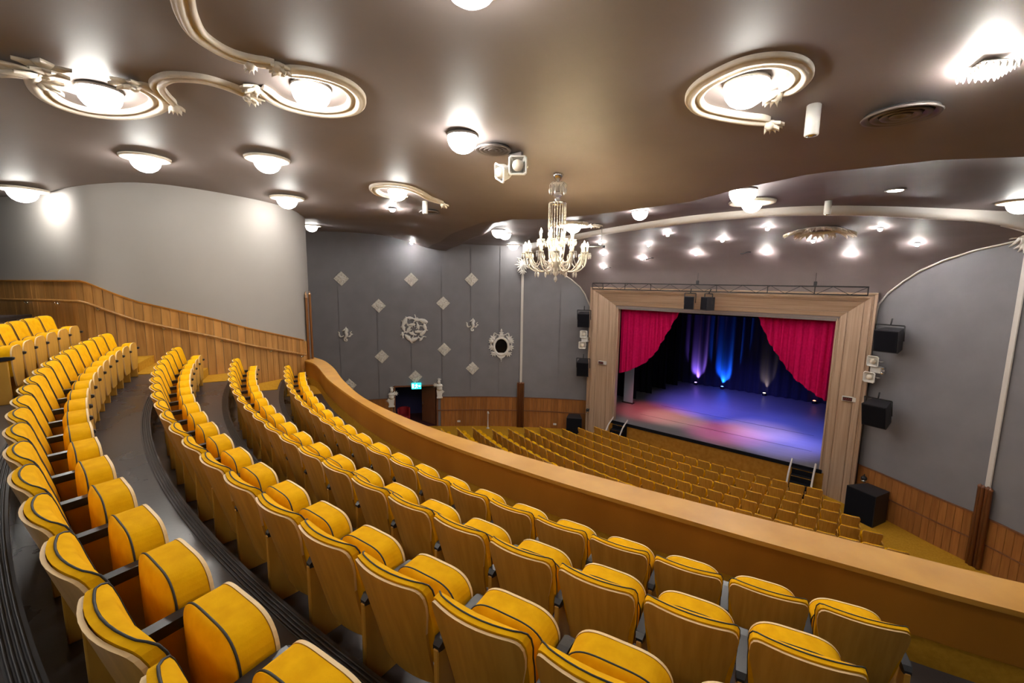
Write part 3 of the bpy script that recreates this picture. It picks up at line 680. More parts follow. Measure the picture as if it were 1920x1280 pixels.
# stage steps
for x, nm in ((-10.05, 'left'), (-2.02, 'right')):
    t = thing('stage_steps', 'black stage steps with white side rails at the %s of the stage front' % nm, 'steps', T(x, 20.42, FL))
    for k in range(4):
        mb = MB(); mb.box((-.36, -.95 + .24 * k, .0), (.36, -.95 + .24 * (k + 1), .22 * (k + 1)), ch=.01); ob('step', mb, 'leg', t)
        mb = MB(); mb.box((-.34, -.955 + .24 * k, .22 * (k + 1) - .03), (.34, -.945 + .24 * k, .22 * (k + 1) + .004)); ob('step_nosing', mb, 'chrome', t)
    for e in (-1, 1):
        mb = MB(); mb.tube(smooth_path([(e * .4, -.98, .08), (e * .4, -.9, .5), (e * .4, -.55, .92), (e * .4, -.15, 1.14), (e * .4, -.06, 1.2)], 6), .035, 8); ob('hand_rail', mb, 'trim', t)
# floor lamp spheres beside the jambs
for x, y, z, nm in ((-11.75, 19.9, -6.75, 'left'), (-.12, 19.72, -6.85, 'right')):
    t = thing('jamb_lamp', 'small swivel lamp low on the wall beside the %s jamb' % nm, 'lamp', T(x, y, z))
    mb = MB(); mb.blob((0, 0, 0), (.1, .1, .1)); ob('ball', mb, 'steel', t); mb = MB(); mb.lathe([(.02, -.15), (.07, -.13), (.08, -.06)], 10); ob('lens_ring', mb, 'chrome', t); mb = MB(); mb.tube([(0, .08, 0), (0, .3, .05)], .02, 6); ob('arm', mb, 'steel', t)

# ------------------------------------------------------------------ things on the left wall
def WX(a, z, r=WR - .032): x, y = wp(a, r); return T(x, y, z) @ RZ(-R_(a)) @ RX(R_(90)) @ Matrix.Identity(4)
# frame of WX: x along the wall, y up, z out of the wall towards the room
DI = [(-60.48, .05, 'top left, nearest the balcony wall'), (-52.05, .05, 'top middle'), (-44.32, .10, 'top right'), (-56.15, -1.35, 'second tier left, above the sea-creature wreath'),
      (-48.0, -1.19, 'second tier right, above the sea-creature wreath'), (-55.92, -4.08, 'lower left of the wreath'), (-47.91, -3.75, 'lower right of the wreath'),
      (-44.16, -4.81, 'between door and oval mirror'), (-51.71, -5.26, 'just above the exit sign'), (-60.01, -5.58, 'half hidden by the parapet')]
for a, z, nm in DI:
    t = thing('relief_tile', 'white diamond relief tile on the grey wall, ' + nm, 'wall ornament', WX(a, z))
    mb = MB(); h = .265; mb.box((-h, -h, 0), (h, h, .035), RZ(R_(45)), ch=.008); mb.box((-h * .93, -h * .93, .034), (h * .93, h * .93, .045), RZ(R_(45)), ch=.004); ob('tile', mb, 'tile', t)
    mb = MB(); rr = random.Random(int(a * 100) & 1023)
    for k in range(9):
        an = rr.random() * 6.28; rd = rr.random() * .16; mb.leaf(T(rd * math.cos(an), rd * math.sin(an), .045) @ RZ(rr.random() * 6.28), .10 + .08 * rr.random(), .07, .06)
    mb.tube([(.13 * math.cos(q) * (1 - q / 9), .13 * math.sin(q) * (1 - q / 9), .05) for q in np.linspace(0, 7, 18)], .012, 5); ob('relief', mb, 'white', t)
for a, z, nm, sc_ in ((-60.29, -2.85, 'left of the sea-creature wreath', 1.), (-44.24, -2.38, 'above the oval mirror', .95)):
    t = thing('seahorse_relief', 'white seahorse relief on the grey wall ' + nm, 'wall ornament', WX(a, z) @ Matrix.Scale(sc_, 4))
    mb = MB(); P = smooth_path([(-.02, .27, .05), (.06, .30, .05), (.10, .22, .06), (.05, .12, .07), (.08, .0, .08), (.03, -.12, .06), (-.05, -.22, .05), (-.02, -.32, .04), (.07, -.32, .04), (.08, -.25, .04), (.02, -.24, .04)], 5)
    n = len(P); mb.tube(P, [max(.014, .035 + .055 * math.sin(math.pi * min(1, (i / n) * 1.7)) * (1 if i / n < .6 else .35)) for i in range(n)], 8); ob('body', mb, 'white', t)
    mb = MB(); mb.tube([(.0, .27, .06), (-.09, .22, .06), (-.13, .20, .05)], [.045, .025, .02], 7); mb.leaf(T(.04, .32, .04) @ RZ(R_(70)), .1, .06, .03); ob('snout', mb, 'white', t)
    mb = MB()
    for e in (-1, 1):
        mb.tube(smooth_path([(.06 * e, -.05, .03), (.22 * e, -.12, .04), (.30 * e, .0, .04), (.26 * e, .10, .03), (.34 * e, .16, .03)], 5), .022, 6)
        for q in range(4): mb.leaf(T(.18 * e + .04 * e * q, -.1 + .05 * q, .03) @ RZ(R_(90 - e * 60 - 20 * q)), .11, .05, .03)
    ob('weed_scrolls', mb, 'white', t)
t = thing('fish_wreath_relief', 'large round white relief wreath of fish and sea creatures', 'wall ornament', WX(-51.82, -2.6) @ Matrix.Scale(1.2, 4))
def fish(X, L, nm='fish'):
    mb = MB(); mb.lathe([(.01, -.5 * L), (.12 * L, -.38 * L), (.2 * L, -.15 * L), (.18 * L, .08 * L), (.09 * L, .32 * L), (.03 * L, .42 * L)], 8, 0, RY(R_(90)) @ Matrix.Identity(4), True, .55, 1.)
    mb.leaf(T(.38 * L, 0, 0) @ RZ(R_(38)), .24 * L, .13 * L, .03); mb.leaf(T(.38 * L, 0, 0) @ RZ(R_(-38)), .24 * L, .13 * L, .03); mb.leaf(T(-.1 * L, .1 * L, 0) @ RZ(R_(60)), .2 * L, .14 * L, .03)
    ob(nm, mb, 'white', t, X)
for k in range(11):
    q = k / 11 * 6.283 + .2; rr = .50 + .06 * math.sin(k * 2.3); fish(T(rr * math.cos(q), rr * math.sin(q), .06) @ RZ(q + math.pi / 2 + .5 * math.sin(k * 1.7)), .40 + .12 * math.sin(k * 1.9))
for k in range(5):
    q = k / 5 * 6.283 + .7; fish(T(.24 * math.cos(q), .22 * math.sin(q), .06) @ RZ(q + 1.1 + .8 * math.sin(k * 3)), .34)
for k in range(6):
    q = k / 6 * 6.283; mb = MB(); mb.tube(smooth_path([(.1 * math.cos(q), .1 * math.sin(q), .03), (.3 * math.cos(q + .5), .3 * math.sin(q + .5), .05), (.46 * math.cos(q + .3), .46 * math.sin(q + .3), .04), (.66 * math.cos(q + .45), .66 * math.sin(q + .45), .03)], 5), .024, 6); ob('coral_branch', mb, 'white', t)
t = thing('oval_mirror', 'oval dark mirror in an ornate white plaster frame beside the pilaster', 'mirror', WX(-40.32, -3.55))
mb = MB(); mb.lathe([(.36, .01), (.36, .03), (.0, .032)], 32, 0, None, False, 1, 1.18); ob('glass', mb, 'mirror', t)
mb = MB(); mb.tube([(.40 * math.cos(q), .47 * math.sin(q), .05) for q in np.linspace(0, 6.283, 41)[:-1]], .065, 8, 0, True); ob('ring', mb, 'white', t)
mb = MB()
for sx in (-1, 1):
    for cx, cy, an, n, L in ((.42, .42, 45, 6, .26), (.5, -.05, 0, 5, .22), (.40, -.38, -45, 5, .22), (.52, .28, 20, 4, .2)):
        for q in range(n): mb.leaf(T(sx * cx, cy, .04) @ RZ(math.atan2(math.sin(R_(an + (q - n / 2) * 42)), sx * math.cos(R_(an + (q - n / 2) * 42)))), L, .12, .06, .03)
        mb.blob((sx * cx, cy, .06), (.09, .09, .06))
ob('scrollwork', mb, 'white', t)
mb = MB()
for k, (y, w_) in enumerate(((.56, .3), (.66, .2), (.76, .22), (.86, .12), (.94, .07))): mb.blob((0, y, .05), (w_ / 1.6, .045, .05))
mb.lathe([(.06, 0), (.09, .1), (.02, .2), (.03, .26), (.005, .32)], 8, 0, T(0, .6, .05) @ RX(R_(-90)))
for sx in (-1, 1): mb.tube(smooth_path([(.05 * sx, .62, .05), (.22 * sx, .66, .05), (.36 * sx, .74, .05), (.42 * sx, .68, .05), (.36 * sx, .64, .05)], 5), .026, 6)
ob('crest', mb, 'white', t)
mb = MB(); mb.prism([(-.34, -.36), (.34, -.36), (.2, -.58), (.06, -.68), (-.06, -.68), (-.2, -.58)], 0, .06); mb.blob((0, -.74, .04), (.06, .05, .05)); mb.blob((0, -.83, .04), (.035, .05, .03)); ob('pendant', mb, 'white', t)
# herms at the door corners
for a, z, nm in ((-54.85, -6.83, 'left'), (-48.55, -6.43, 'right')):
    e = 1 if nm == 'left' else -1
    t = thing('herm_figure', 'white plaster herm figure at the %s upper corner of the side door' % nm, 'sculpture', WX(a, z))
    mb = MB(); mb.prism([(-.12, 0), (.12, 0), (.17, .42), (-.17, .42)], 0, .14); mb.box((-.16, -.06, 0), (.16, .02, .16), ch=.01); ob('pedestal', mb, 'white', t)
    mb = MB(); mb.blob((0, .52, .12), (.17, .16, .13)); mb.blob((0, .66, .13), (.2, .12, .13)); mb.blob((.03 * e, .88, .15), (.09, .12, .10)); mb.tube([(0, .7, .13), (.02 * e, .84, .14)], [.08, .06], 8); ob('bust', mb, 'white', t)
    mb = MB()
    for q in range(6): mb.leaf(T(.12 * e, .62 + .03 * q, .06) @ RZ(math.atan2(math.sin(R_(70 - 28 * q)), e * math.cos(R_(70 - 28 * q)))), .26, .08, .05); mb.leaf(T(-.1 * e, .4, .1) @ RZ(R_(-90 - e * 20 * (q - 2))), .22, .08, .05)
    for q in range(4): mb.leaf(T(.02 * e, .96, .14) @ RZ(R_(40 + 30 * q)), .16, .07, .05)
    ob('drapery_and_wings', mb, 'white', t)
# side door opening with lobby
ax0, ax1 = wp(DOOR[0]), wp(DOOR[1]); dv = Vector((ax1[0] - ax0[0], ax1[1] - ax0[1], 0)); dw = dv.length; dv.normalize(); dn = Vector((dv.y, -dv.x, 0))
if dn.x * WC[0] - 0 > 0 and False: dn = -dn
outn = Vector((ax0[0] - WC[0], ax0[1] - WC[1], 0)).normalized(); dn = outn
DX = Matrix(((dv.x, dn.x, 0, ax0[0]), (dv.y, dn.y, 0, ax0[1]), (0, 0, 1, 0), (0, 0, 0, 1)))
zf = zstalls(14.4)
mb = MB(); mb.box((-.9, 2.6, zf - .1), (dw + 1.5, 2.7, DOOR[2] + .1)); mb.box((-1., .16, zf - .1), (-.9, 2.7, DOOR[2] + .1)); mb.box((dw + 1.4, .16, zf - .1), (dw + 1.5, 2.7, DOOR[2] + .1)); mb.box((-1, .16, DOOR[2] + .02), (dw + 1.5, 2.7, DOOR[2] + .1))
struct(ob('wall_lobby', mb, 'dark', None, DX))
mb = MB(); mb.box((-1, .0, zf - .1), (dw + 1.5, 2.7, zf - .0)); struct(ob('floor_lobby', mb, 'sidefloor', None, DX))
t = struct(link('door_1', None, None, DX))
mb = MB(); mb.box((-.07, -.09, zf), (.02, .18, DOOR[2] + .07)); mb.box((dw - .02, -.09, zf), (dw + .07, .18, DOOR[2] + .07)); mb.box((-.07, -.09, DOOR[2]), (dw + .07, .18, DOOR[2] + .07)); ob('door_frame', mb, 'colwood', t)
mb = MB(); mb.box((0, 0, zf + .02), (.05, 1.15, DOOR[2] - .02), ch=.005); d = ob('door_leaf', mb, 'colwood', t, T(dw - .08, .1, 0) @ RZ(R_(40)))
mb = MB(); mb.tube([(-.05, 1.0, zf + .9), (-.05, 1.0, zf + 1.2)], .015, 6); ob('handle', mb, 'chrome', d)
t = thing('tub_chair', 'dark red upholstered tub chair in the lobby behind the side door', 'chair', DX @ T(.45, .75, zf))
mb = MB(); mb.lathe([(.30, .25), (.33, .3), (.33, .43), (.28, .46), (.05, .47)], 16); ob('seat', mb, 'redplastic', t)
mb = MB(); A = []; B = []
for q in np.linspace(-2.6, 1.0, 18): A.append([(.36 * math.cos(q + 2.4), .36 * math.sin(q + 2.4), z) for z in (.25, .9)]); B.append([(.29 * math.cos(q + 2.4), .29 * math.sin(q + 2.4), z) for z in (.25, .9)])
mb.slab(A, B); ob('back', mb, 'redplastic', t)
for e in (-1, 1):
    for f in (-1, 1): mb = MB(); mb.tube([(.2 * e, .2 * f, 0), (.2 * e, .2 * f, .27)], .02, 6); ob('leg', mb, 'colwood', t)
t = thing('exit_sign', 'lit green exit sign with running figure above the side door', 'sign', WX(-51.6, -5.76, WR - .1))
mb = MB(); mb.box((-.26, -.17, -.02), (.26, .17, .04), ch=.01); ob('light_box', mb, 'exit', t)
mb = MB()
def zx(x, y, w_, h_, rot=0): mb.box((-w_ / 2, -h_ / 2, .041), (w_ / 2, h_ / 2, .046), T(x, y, 0) @ RZ(R_(rot)))
mb.lathe([(.022, .041), (.022, .046)], 10, 0, T(.02, .1, 0))
for q in ((.0, .03, .04, .11, 15), (.05, .03, .08, .022, -20), (-.05, .05, .08, .022, 35), (.03, -.06, .026, .11, 35), (-.03, -.06, .026, .1, -30), (-.07, -.11, .07, .022, 0)): zx(*q)
mb.box((-.235, -.1, .041), (-.135, .12, .046)); ob('pictogram', mb, 'exitw', t)
mb = MB(); mb.prism([(.11, .02), (.17, .02), (.17, .06), (.235, 0), (.17, -.06), (.17, -.02), (.11, -.02)], .041, .046); ob('arrow', mb, 'exitw', t)
mb = MB(); mb.tube([(0, .17, .0), (0, .3, -.05)], .012, 6); ob('hanger', mb, 'steel', t)
# pilasters with white strips
def pilaster(label, X, h0, h1, wz, capital, nn=4, rad=.055):
    t = thing('pilaster', label, 'pilaster', X)
    mb = MB(); mb.box((-.068, -.05, h0), (.068, .0, h1), ch=.015); ob('strip', mb, 'trim', t)
    for k in range(nn):
        mb = MB(); mb.lathe([(rad, wz), (rad, h0 + .02), (rad * 1.15, h0 + .03), (rad * 1.1, h0 + .07), (.01, h0 + .12)], 10, 0, T((k - (nn - 1) / 2) * rad * 1.75, -.09 - .03 * (k % 2), 0)); ob('flute', mb, 'colwood', t)
    if capital:
        mb = MB(); mb.blob((0, -.1, h1 + .18), (.2, .16, .28)); mb.blob((0, -.2, h1 + .2), (.11, .1, .15))
        for q in range(14): mb.leaf(T(0, -.14, h1 + .2) @ RX(R_(90)) @ RZ(q / 14 * 6.283), .40 + .06 * math.sin(q * 3), .13, .08, .06)
        for q in range(5): mb.leaf(T(0, -.14, h1 - .08) @ RX(R_(90)) @ RZ(R_(210 + q * 30)), .26, .1, .06)
        ob('mask_capital', mb, 'white', t)
    return t
x, y = wp(-37.62, WR - .04); pilaster('white pilaster strip with mask capital on a walnut shaft, left wall', T(x, y, 0) @ RZ(R_(37.62)), -5.65, .72, zstalls(18.4), True, 4, .055)
p, n_ = None, None
for s_ in np.arange(2, 7, .02):
    p, t_ = rw_at(s_)
    v = Vector((p.x, p.y, -5.75)); d = v.dot(fwd)
    if 960 + 819 * v.dot(r2) / d > 1853: break
nrm = Vector((t_.y, -t_.x, 0)); nrm = -nrm if nrm.x > 0 else nrm
pilaster('white pilaster strip above a fluted walnut shaft, right wall', T(p.x + nrm.x * .02, p.y + nrm.y * .02, 0) @ RZ(math.atan2(nrm.y, nrm.x) + math.pi / 2), -5.75, 1.3, zstalls(17.6), True, 4, .052)
# white sockets and post along the left wainscot
for a, z, nm in ((-46.0, -7.85, 'nearest the side door'), (-32.9, -7.9, 'nearest the subwoofer')):
    t = thing('wall_socket', 'small white wall socket low on the left wainscot, ' + nm, 'socket', WX(a, z, WR - .075))
    mb = MB(); mb.box((-.09, -.05, 0), (.09, .05, .05), ch=.012); ob('cover', mb, 'hornw', t); mb = MB(); mb.lathe([(.025, .05), (.025, .055)], 10, 0, T(-.03, 0, 0)); ob('outlet', mb, 'trim', t)
x, y = wp(-42.0, WR - .45); t = thing('post', 'thin white post with round top by the left wainscot', 'post', T(x, y, zstalls(y)))
mb = MB(); mb.lathe([(.10, 0), (.10, .02), (.03, .04), (.025, .86), (.05, .88), (.055, .93), (.02, .98)], 12); ob('pole', mb, 'trim', t)
mb = MB(); mb.box((-.04, -.045, .84), (.06, .045, .90), ch=.01); ob('head', mb, 'hornw', t)
# ------------------------------------------------------------------ ceiling lamps
gm = MB(); gm.lathe([(.226, .0), (.232, -.02), (.228, -.07), (.208, -.13), (.165, -.19), (.10, -.232), (.04, -.25), (.005, -.253)], 24); me_globe = gm.mesh('globe', 'globe')
gm = MB(); gm.lathe([(.236, .03), (.241, .0), (.241, -.008), (.236, -.012), (.233, -.005)], 28); me_rim = gm.mesh('rim', 'rim')
gm = MB(); gm.lathe([(.235, .03), (.25, -.015), (.29, -.03), (.31, -.055), (.36, -.062), (.39, -.05), (.43, -.06), (.455, -.045), (.47, .03)], 36); me_trim = gm.mesh('trim_ring', 'stucco')
def zlow(x, y, r=.25): return min(zceil(x + dx, y + dy) for dx in (-r, 0, r) for dy in (-r, 0, r))
def globe_lamp(label, x, y, ring=0., sc_=1., drop=0.):
    z = zlow(x, y, .22) - .012 - drop; t = thing('ceiling_globe', label, 'ceiling lamp', T(x, y, z) @ Matrix.Scale(sc_, 4), 'milk-glass ceiling globes')
    link('globe', me_globe, t); link('rim', me_rim, t)
    if ring: link('trim_ring', me_trim, t, Matrix.Diagonal((ring, ring, .6 * ring, 1)))
    if drop: mb = MB(); mb.lathe([(.06, 0), (.05, drop + .05)], 10); ob('stem', mb, 'rim', t)
    return t
GL = [(-7.98, 1.04, 'large globe inside the stucco scroll at far upper left', 0, 1.0), (-5.84, 2.79, 'large globe inside the stucco ring joined to a big S scroll', 0, 1.0),
      (-1.40, 5.39, 'large globe inside the hook-shaped stucco scroll at upper right', 0, .95), (-10.51, 1.9, 'ringed globe left of a similar one above the pale wall', .82, 1.), (-9.02, 3.42, 'ringed globe right of a similar one above the pale wall', .82, 1.),
      (-11.31, 4.69, 'ringed globe close above the end of the pale wall', .82, 1.), (-13.3, .42, 'ringed globe at the left picture edge over the pale wall', .82, 1.), (-18.4, 8.55, 'ringed globe half hidden behind the end of the pale wall', .82, 1.),
      (-5.31, 4.9, 'bare globe beside the round vent and horn loudspeakers', 0, 1.), (-10.39, 11.26, 'bare globe in the recess left of the chandelier, the upper of two', 0, 1.), (-11.68, 13.03, 'bare globe in the recess left of the chandelier, the lower of two', .6, .95),
      (-5.18, 11.03, 'bare globe just right of the chandelier in the recess', 0, .85), (-2.38, 9.55, 'bare globe on the ceiling fold, overlapping a ringed one', 0, 1.05), (-15.2, 17.6, 'ringed globe in the corner over the pilaster mask', .75, 1.05),
      (-8.69, 6.03, 'globe inside the small stucco ring with a curved tail', 0, .9), (-7.97, 12.17, 'globe in the shell-edged ring behind the chandelier', .95, 1.1), (-2.6, 11.24, 'ringed globe in the recess under the ceiling fold', 1.15, .9),
      (1.96, 14.9, 'ringed globe at the right picture edge', .85, 1.05)]
for x, y, nm, ring, sc_ in GL: globe_lamp('lit milk-glass ' + nm, x, y, ring, sc_)
# top-edge globe, then unseen fill globes added over the balcony rear and right
for x, y, nm in ((-2.72, 2.60, 'above the top picture edge'), (-6.2, -2.6, 'added for fill over the rear rows, left'), (-1.8, -2.4, 'added for fill over the rear rows, middle'), (2.6, -1.6, 'added for fill over the rear rows, right'), (3.4, 3.6, 'added for fill over the right balcony end'), (-10.2, -2.2, 'added for fill over the rear left entrance'), (5.4, 9.2, 'added for fill over the right auditorium wall')):
    globe_lamp('lit milk-glass globe ' + nm, x, y, .82, 1.)
# flush downlights
def downlight(label, X, r, group=None, mt='spotglow', dp=1.):
    t = thing('downlight', label, 'downlight', X, group)
    mb = MB(); mb.lathe([(r * 1.25, .01), (r * 1.3, -.012), (r * 1.05, -.018), (r, -.008)], 16); ob('bezel', mb, 'rim', t)
    mb = MB(); mb.lathe([(r, -.009), (r * .9, -.045 * dp - .008), (r * .5, -.07 * dp - .009), (r * .05, -.075 * dp - .01)], 14); ob('lens', mb, mt, t)
downlight('lit flush lens in the dark recess at right', T(-.16, 11.74, zlow(-.16, 11.74, .15) - .01), .13, None, 'globe', .3)
downlight('small lit star downlight under the tailed stucco ring', T(-10.37, 7.02, zlow(-10.37, 7.02, .08) - .01), .075)
downlight('small lit downlight close to the grey wall above the top middle tile', T(-18.9, 13.9, zlow(-18.9, 13.9, .1) - .01), .07)
ST = [(-9.2, 16.07, 'nearest the hanging pole'), (-10.17, 18.11, 'left edge, middle of three'), (-10.86, 19.3, 'left edge, lowest of three'), (-7.54, 16.97, 'second column, lower left of the topmost'), (-6.02, 15.06, 'second column, topmost'),
      (-8.55, 18.7, 'lowest, beside a small hook at left'), (-6.14, 18.4, 'lowest, left of the middle'), (-4.72, 16.75, 'middle row, left of centre'), (-3.0, 15.03, 'upper row, left of the stucco cartouche'),
      (-3.67, 18.5, 'lowest, below the cartouche left side'), (-2.13, 17.45, 'right under the cartouche'), (-1.2, 18.8, 'lowest, right of the cartouche'), (-.44, 16.21, 'upper row, right of the cartouche'), (.42, 18.2, 'nearest the right wall trim')]
for x, y, nm in ST:
    sl = (zcov(y + .1) - zcov(y - .1)) / .2
    downlight('lit star downlight in the stage apron ceiling, ' + nm, T(x, y, zcov(y) - .02) @ RX(math.atan(sl)), .055, 'star downlights in the apron ceiling')
# crystal square fitting at upper right
x, y = .46, 6.15; t = thing('crystal_ceiling_light', 'square crystal ceiling light glowing at the upper right', 'ceiling lamp', T(x, y, zlow(x, y, .12) - .01) @ RZ(R_(25)) @ Matrix.Scale(.6, 4))
mb = MB(); mb.box((-.16, -.16, -.03), (.16, .16, 0), ch=.01); ob('plate', mb, 'rim', t)
mb = MB(); mb.lathe([(.06, -.03), (.15, -.06), (.17, -.13), (.10, -.19), (.02, -.21)], 14); M['tmp'] = mat('lit crystal bulb', (.9, .9, .88), .2, emit=(1., .965, .90), es=190.); ob('bulb', mb, 'tmp', t)
mb = MB()
for i in range(-3, 4):
    for j in range(-3, 4):
        if abs(i) == 3 or abs(j) == 3: mb.lathe([(.005, -.06), (.03, -.10), (.022, -.14), (.003, -.18)], 6, 0, T(i * .08, j * .08, 0), False)
ob('crystal_drops', mb, 'crystal', t)['kind'] = 'stuff'
# ------------------------------------------------------------------ stucco scrolls on the ceiling
def moulding(mb, pts, wd, closed=False, hh=.075):
    P = smooth_path([(x, y, 0) for x, y in pts], 7, closed); G = []; n = len(P)
    PRF = [(-.5, 0), (-.5, .45), (-.40, .75), (-.26, .8), (-.18, .45), (-.1, .4), (.0, .85), (.12, 1.), (.26, .95), (.36, .6), (.42, .7), (.5, .45), (.5, 0)]
    for i, p in enumerate(P):
        t = P[min(i + 1, n - 1)] - P[max(i - 1, 0)]; nn = Vector((-t.y, t.x, 0)).normalized(); tp = min(1, .55 + i / 8, .55 + (n - 1 - i) / 8)
        row = []
        for o, h in PRF:
            q = p + nn * o * wd * tp; row.append((q.x, q.y, zceil(q.x, q.y) + .02 - (h * hh + .02) * (1 if h else 0)))
        G.append(row)
    mb.grid(G, 0, True); mb.grid([G[0], [Vector(G[0][6])] * len(G[0])], 0); mb.grid([G[-1], [Vector(G[-1][6])] * len(G[-1])], 0)
def acanthus(mb, x, y, ang, n=5, L=.24, W=.11, spread=120):
    z = zlow(x, y, .12) - .02
    for k in range(n):
        a = ang + (k - (n - 1) / 2) * spread / max(1, n - 1); mb.leaf(T(x, y, z) @ RX(math.pi) @ RZ(-R_(a)), L * (1 - .12 * abs(k - (n - 1) / 2)), W, .055, .02)
        mb.leaf(T(x, y, z - .03) @ RX(math.pi) @ RZ(-R_(a + 14)), L * .6, W * .9, .06, .04)
    mb.blob((x, y, z - .03), (.07, .07, .06))
def scroll(label, pieces, leaves):
    o = pieces[0][0][0]; t = thing('stucco_scroll', label, 'ceiling ornament', T(o[0], o[1], zceil(*o)))
    I = t.matrix_world.inverted() if False else T(-o[0], -o[1], -zceil(*o))
    for pts, wd in pieces:
        mb = MB(); moulding(mb, pts, wd); mb.v = [tuple(I @ Vector(v)) for v in mb.v]; ob('moulding', mb, 'stucco', t)
    for lf in leaves:
        mb = MB(); acanthus(mb, *lf); mb.v = [tuple(I @ Vector(v)) for v in mb.v]; ob('acanthus_leaf', mb, 'stucco', t)
P1 = [(-7.70, .56), (-8.13, .5), (-8.62, .6), (-8.86, .86), (-8.83, 1.17), (-8.53, 1.48), (-8.05, 1.64), (-7.7, 1.60), (-7.5, 1.45), (-7.46, 1.32)]
scroll('cream C-shaped stucco scroll with leaf ends at far upper left', [(P1, .24)], [(-7.72, .56, -10, 3, .42, .24, 80), (-7.95, .46, -85, 3, .46, .24, 70), (-8.15, .55, 60, 2, .3, .18, 50), (-7.46, 1.30, -60, 3, .28, .18, 90)])
scroll('cream S-shaped stucco tail linking the two upper left lamps', [([(-7.78, 1.77), (-7.56, 1.62), (-7.26, 1.50), (-6.92, 1.55), (-6.74, 1.69), (-6.63, 1.86), (-6.61, 2.04), (-6.64, 2.25), (-6.73, 2.44)], .17)], [(-7.78, 1.78, 150, 4, .16, .09, 100), (-6.68, 2.34, 60, 5, .2, .1, 160)])
scroll('cream stucco ring around the upper left centre lamp', [([(-6.32, 2.35), (-6.53, 2.58), (-6.6, 2.82), (-6.52, 3.1), (-6.3, 3.33), (-5.96, 3.42), (-5.6, 3.28), (-5.41, 3.05), (-5.39, 2.82), (-5.49, 2.58), (-5.69, 2.38)], .24)], [(-6.36, 2.32, -150, 5, .2, .1, 140), (-5.62, 2.36, -60, 5, .2, .1, 140)])
scroll('large cream stucco S scroll running off the top edge', [([(-4.2, 1.2), (-4.55, 1.21), (-4.83, 1.23), (-5.07, 1.29), (-5.29, 1.37), (-5.54, 1.5), (-5.69, 1.69), (-5.74, 1.89), (-5.68, 2.1), (-5.56, 2.26)], .19)], [(-5.56, 2.28, 70, 4, .14, .08, 120), (-5.75, 2.06, 160, 3, .12, .07, 80)])
scroll('cream hook-shaped stucco scroll at the upper right', [([(-1.14, 5.74), (-1.01, 5.70), (-.91, 5.52), (-.94, 5.3), (-1.09, 5.13), (-1.32, 5.06), (-1.58, 5.12), (-1.82, 5.25), (-1.97, 5.46), (-1.97, 5.72), (-1.79, 5.97), (-1.56, 6.19), (-1.36, 6.34)], .20)], [(-1.18, 5.72, 160, 6, .2, .1, 170), (-1.34, 6.36, 50, 5, .17, .09, 150)])
scroll('small cream stucco ring with a curved tail left of the vent', [([(-8.9, 6.42), (-9.28, 6.3), (-9.38, 6.05), (-9.2, 5.76), (-8.89, 5.62), (-8.56, 5.73), (-8.35, 5.98), (-8.36, 6.37), (-8.5, 6.79), (-8.45, 7.14)], .22)], [(-8.45, 7.16, 90, 4, .16, .1, 120)])
def ring_pts(cx, cy, r, a0, a1, n=14): return [(cx + r * math.cos(R_(a0 + (a1 - a0) * k / n)), cy + r * math.sin(R_(a0 + (a1 - a0) * k / n))) for k in range(n + 1)]
scroll('cream shell-edged stucco ring behind the chandelier', [(ring_pts(-7.97, 12.17, .62, 20, 330), .2)], [(-7.4, 12.5, 60, 6, .3, .14, 160), (-7.42, 11.8, -50, 5, .26, .12, 140)])
# cartouche on the apron ceiling
x, y = -1.77, 15.85; z = zcov(y) - .02; t = thing('stucco_cartouche', 'cream leafy stucco cartouche on the stage apron ceiling', 'ceiling ornament', T(x, y, z) @ RX(-.07))
mb = MB(); mb.lathe([(.42, .0), (.42, -.02), (.02, -.022)], 24, 0, None, False, 1, .8); ob('dark_disc', mb, 'vent', t)
mb = MB(); mb.tube([(.46 * math.cos(q), .38 * math.sin(q), -.04) for q in np.linspace(0, 6.283, 33)[:-1]], .05, 8, 0, True); ob('ring', mb, 'stucco', t)
for k in range(12):
    q = k / 12 * 360 + 10; mb = MB()
    for d in (-24, 0, 24): mb.leaf(T(.5 * math.cos(R_(q)), .42 * math.sin(R_(q)), -.03) @ RX(math.pi) @ RZ(-R_(q + d)), .36 + .14 * math.sin(k * 2.2), .13, .10, .12)
    ob('acanthus_leaf', mb, 'stucco', t)
# ------------------------------------------------------------------ vents, cylinder speakers, horns, hanging pole
for x, y, r, nm in ((-5.2, 5.48, .27, 'beside the bare globe and horns'), (-.13, 6.78, .33, 'at the upper right'), (-9.5, 7.58, .24, 'under the tailed stucco ring')):
    z = zlow(x, y, r * .7); t = thing('air_vent', 'round bronze ceiling vent with concentric rings ' + nm, 'vent', T(x, y, z))
    mb = MB(); mb.lathe([(r, .01), (r, -.008), (.01, -.01)], 28); ob('duct', mb, 'void', t)
    for f in (1.0, .74, .48, .22):
        mb = MB(); mb.lathe([(r * f - .05, .0), (r * f - .02, -.035), (r * f + .02, -.045), (r * f + .03, -.03), (r * f, -.005)], 28); ob('cone_ring', mb, 'vent', t)
for x, y, nm, s_ in ((-.89, 6.26, 'at the upper right', 1.05), (-8.93, 6.99, 'over the vent at left', .95), (-1.29, 12.29, 'in the recess above the cartouche', 1.)):
    t = thing('cylinder_spot', 'white cylinder ceiling spotlight ' + nm, 'spotlight', T(x, y, zlow(x, y, .07)) @ Matrix.Scale(s_, 4))
    mb = MB(); mb.lathe([(.07, .02), (.07, -.29), (.062, -.30)], 18); ob('body', mb, 'hornw', t); mb = MB(); mb.lathe([(.058, -.295), (.05, -.302), (.02, -.302), (.018, -.31)], 14); ob('lens', mb, 'chrome', t)
